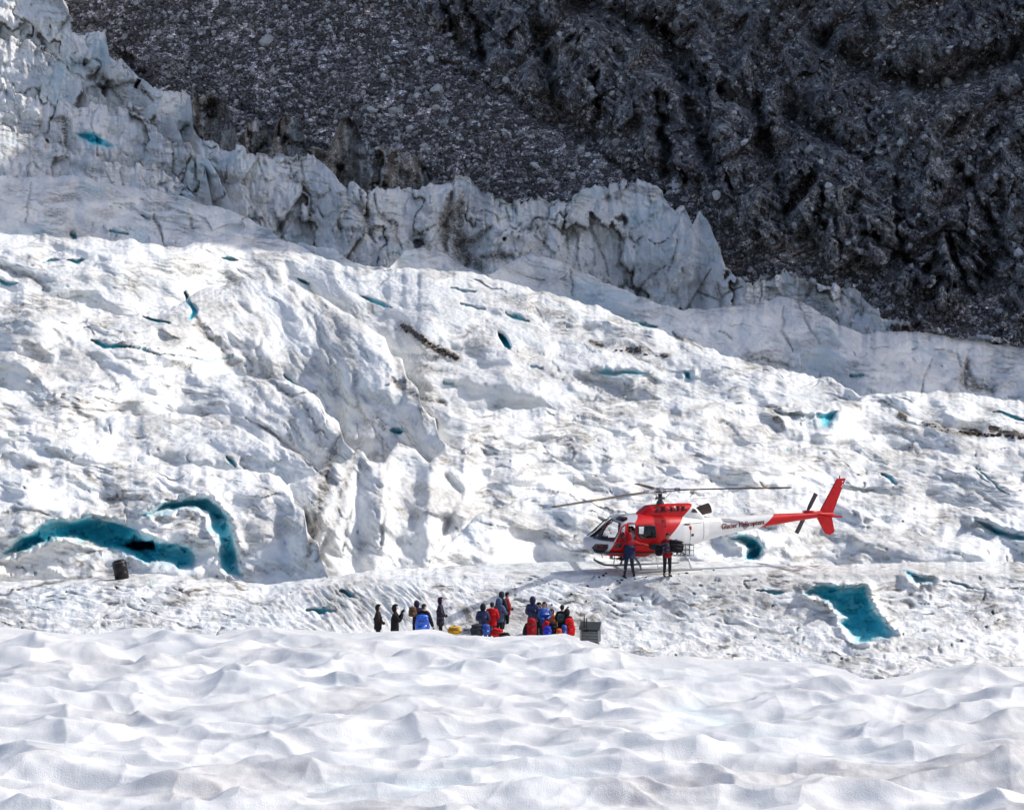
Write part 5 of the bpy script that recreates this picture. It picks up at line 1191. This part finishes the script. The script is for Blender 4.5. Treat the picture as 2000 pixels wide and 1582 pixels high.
fin('lid', box((0, .02, .585), (.74, .66, .03), rot=Matrix.Rotation(math.radians(15), 3, 'X')), M_HUTR, HB, False, .005)
fin('lid_edge', box((.37, .02, .585), (.03, .68, .05), rot=Matrix.Rotation(math.radians(15), 3, 'X')), M_HUTS, HB, False, .004)
fin('lid_edge', box((-.37, .02, .585), (.03, .68, .05), rot=Matrix.Rotation(math.radians(15), 3, 'X')), M_HUT, HB, False, .004)
fin('antenna_pole', tube([(-.20, -.1, .3), (-.21, -.1, 1.0)], .022, 6), M_BLK, HB); fin('antenna_pole', tube([(-.12, -.12, .3), (-.12, -.12, .88)], .022, 6), M_BLK, HB)
fin('latch', tube([(-.1, -.30, .5), (-.02, -.34, .52)], .03, 6), M_BLK, HB)
bd = 58.4; bx = X_(239, bd); bz = ZC - (1131 - V0) / F * bd
DR = empty('plastic_drum', (bx, bd, bz), .2); DR.rotation_euler = (0.05, math.radians(-11), .2); tag(DR, 'black plastic drum with ribs standing tilted in front of the left blue ice cave', 'drum')
M_DRUM = simple('black_plastic', (.008, .005, .007), .35, .35)
rr = []; zz = []
for z_, r_ in ((0, .24), (.02, .265), (.10, .275), (.22, .275), (.235, .288), (.26, .288), (.275, .275), (.50, .275), (.515, .288), (.54, .288), (.555, .275), (.66, .272), (.72, .25), (.735, .22)): rr.append(r_); zz.append((0, 0, z_))
fin('drum_body', tube([(1e-4 * i, 0, z[2]) for i, z in enumerate(zz)], rr, 28), M_DRUM, DR)
fin('drum_lid', tube([(0, 0, .735), (0, 0, .775)], .20, 24), M_DRUM, DR); fin('clamp_ring', tube([(0, 0, .70), (0, 0, .73)], .262, 24), M_DGREY, DR)
for s in (-1, 1): fin('handle', tube([(s * .27, -.06, .62), (s * .32, 0, .60), (s * .27, .06, .62)], .014, 6), M_DRUM, DR)
DS = [stone_mesh('stone', 300 + k, M_DARKST, .3) for k in range(5)] if 'stone_mesh' in globals() else []
for k, (u, v, w_) in enumerate([(1184, 1120, 8), (1180, 1124, 9), (1169, 1128, 7), (1216, 1133, 8), (1222, 1129, 8), (1211, 1138, 7), (1240, 1131, 6), (1341, 1120, 9), (1394, 1114, 7), (1147, 1145, 8), (1187, 1152, 7), (1117, 1160, 9), (1145, 1174, 6), (1094, 1171, 6), (1108, 1186, 7), (1205, 1135, 6), (1077, 1180, 6), (1262, 1128, 5), (1325, 1122, 5)]):
    if not DS: break
    m_ = np.argmin((BU[7:] - u) ** 2 + ((V0 + (ZC - BZ[7:]) / BY[7:] * F) - v) ** 2); x_, y_, z_ = BX[7:].ravel()[m_], BY[7:].ravel()[m_], BZ[7:].ravel()[m_]
    o = link('stone', DS[k % 5]); r = w_ * .5 * y_ / F; o.location = (x_, y_, z_ + r * .2); o.scale = (r, r, r * .6); o.rotation_euler = (0, 0, k)
    tag(o, 'small dark stone lying on the grey ice between the helicopter and the waiting people', 'stone', 'dark stones on the ice below the helicopter')
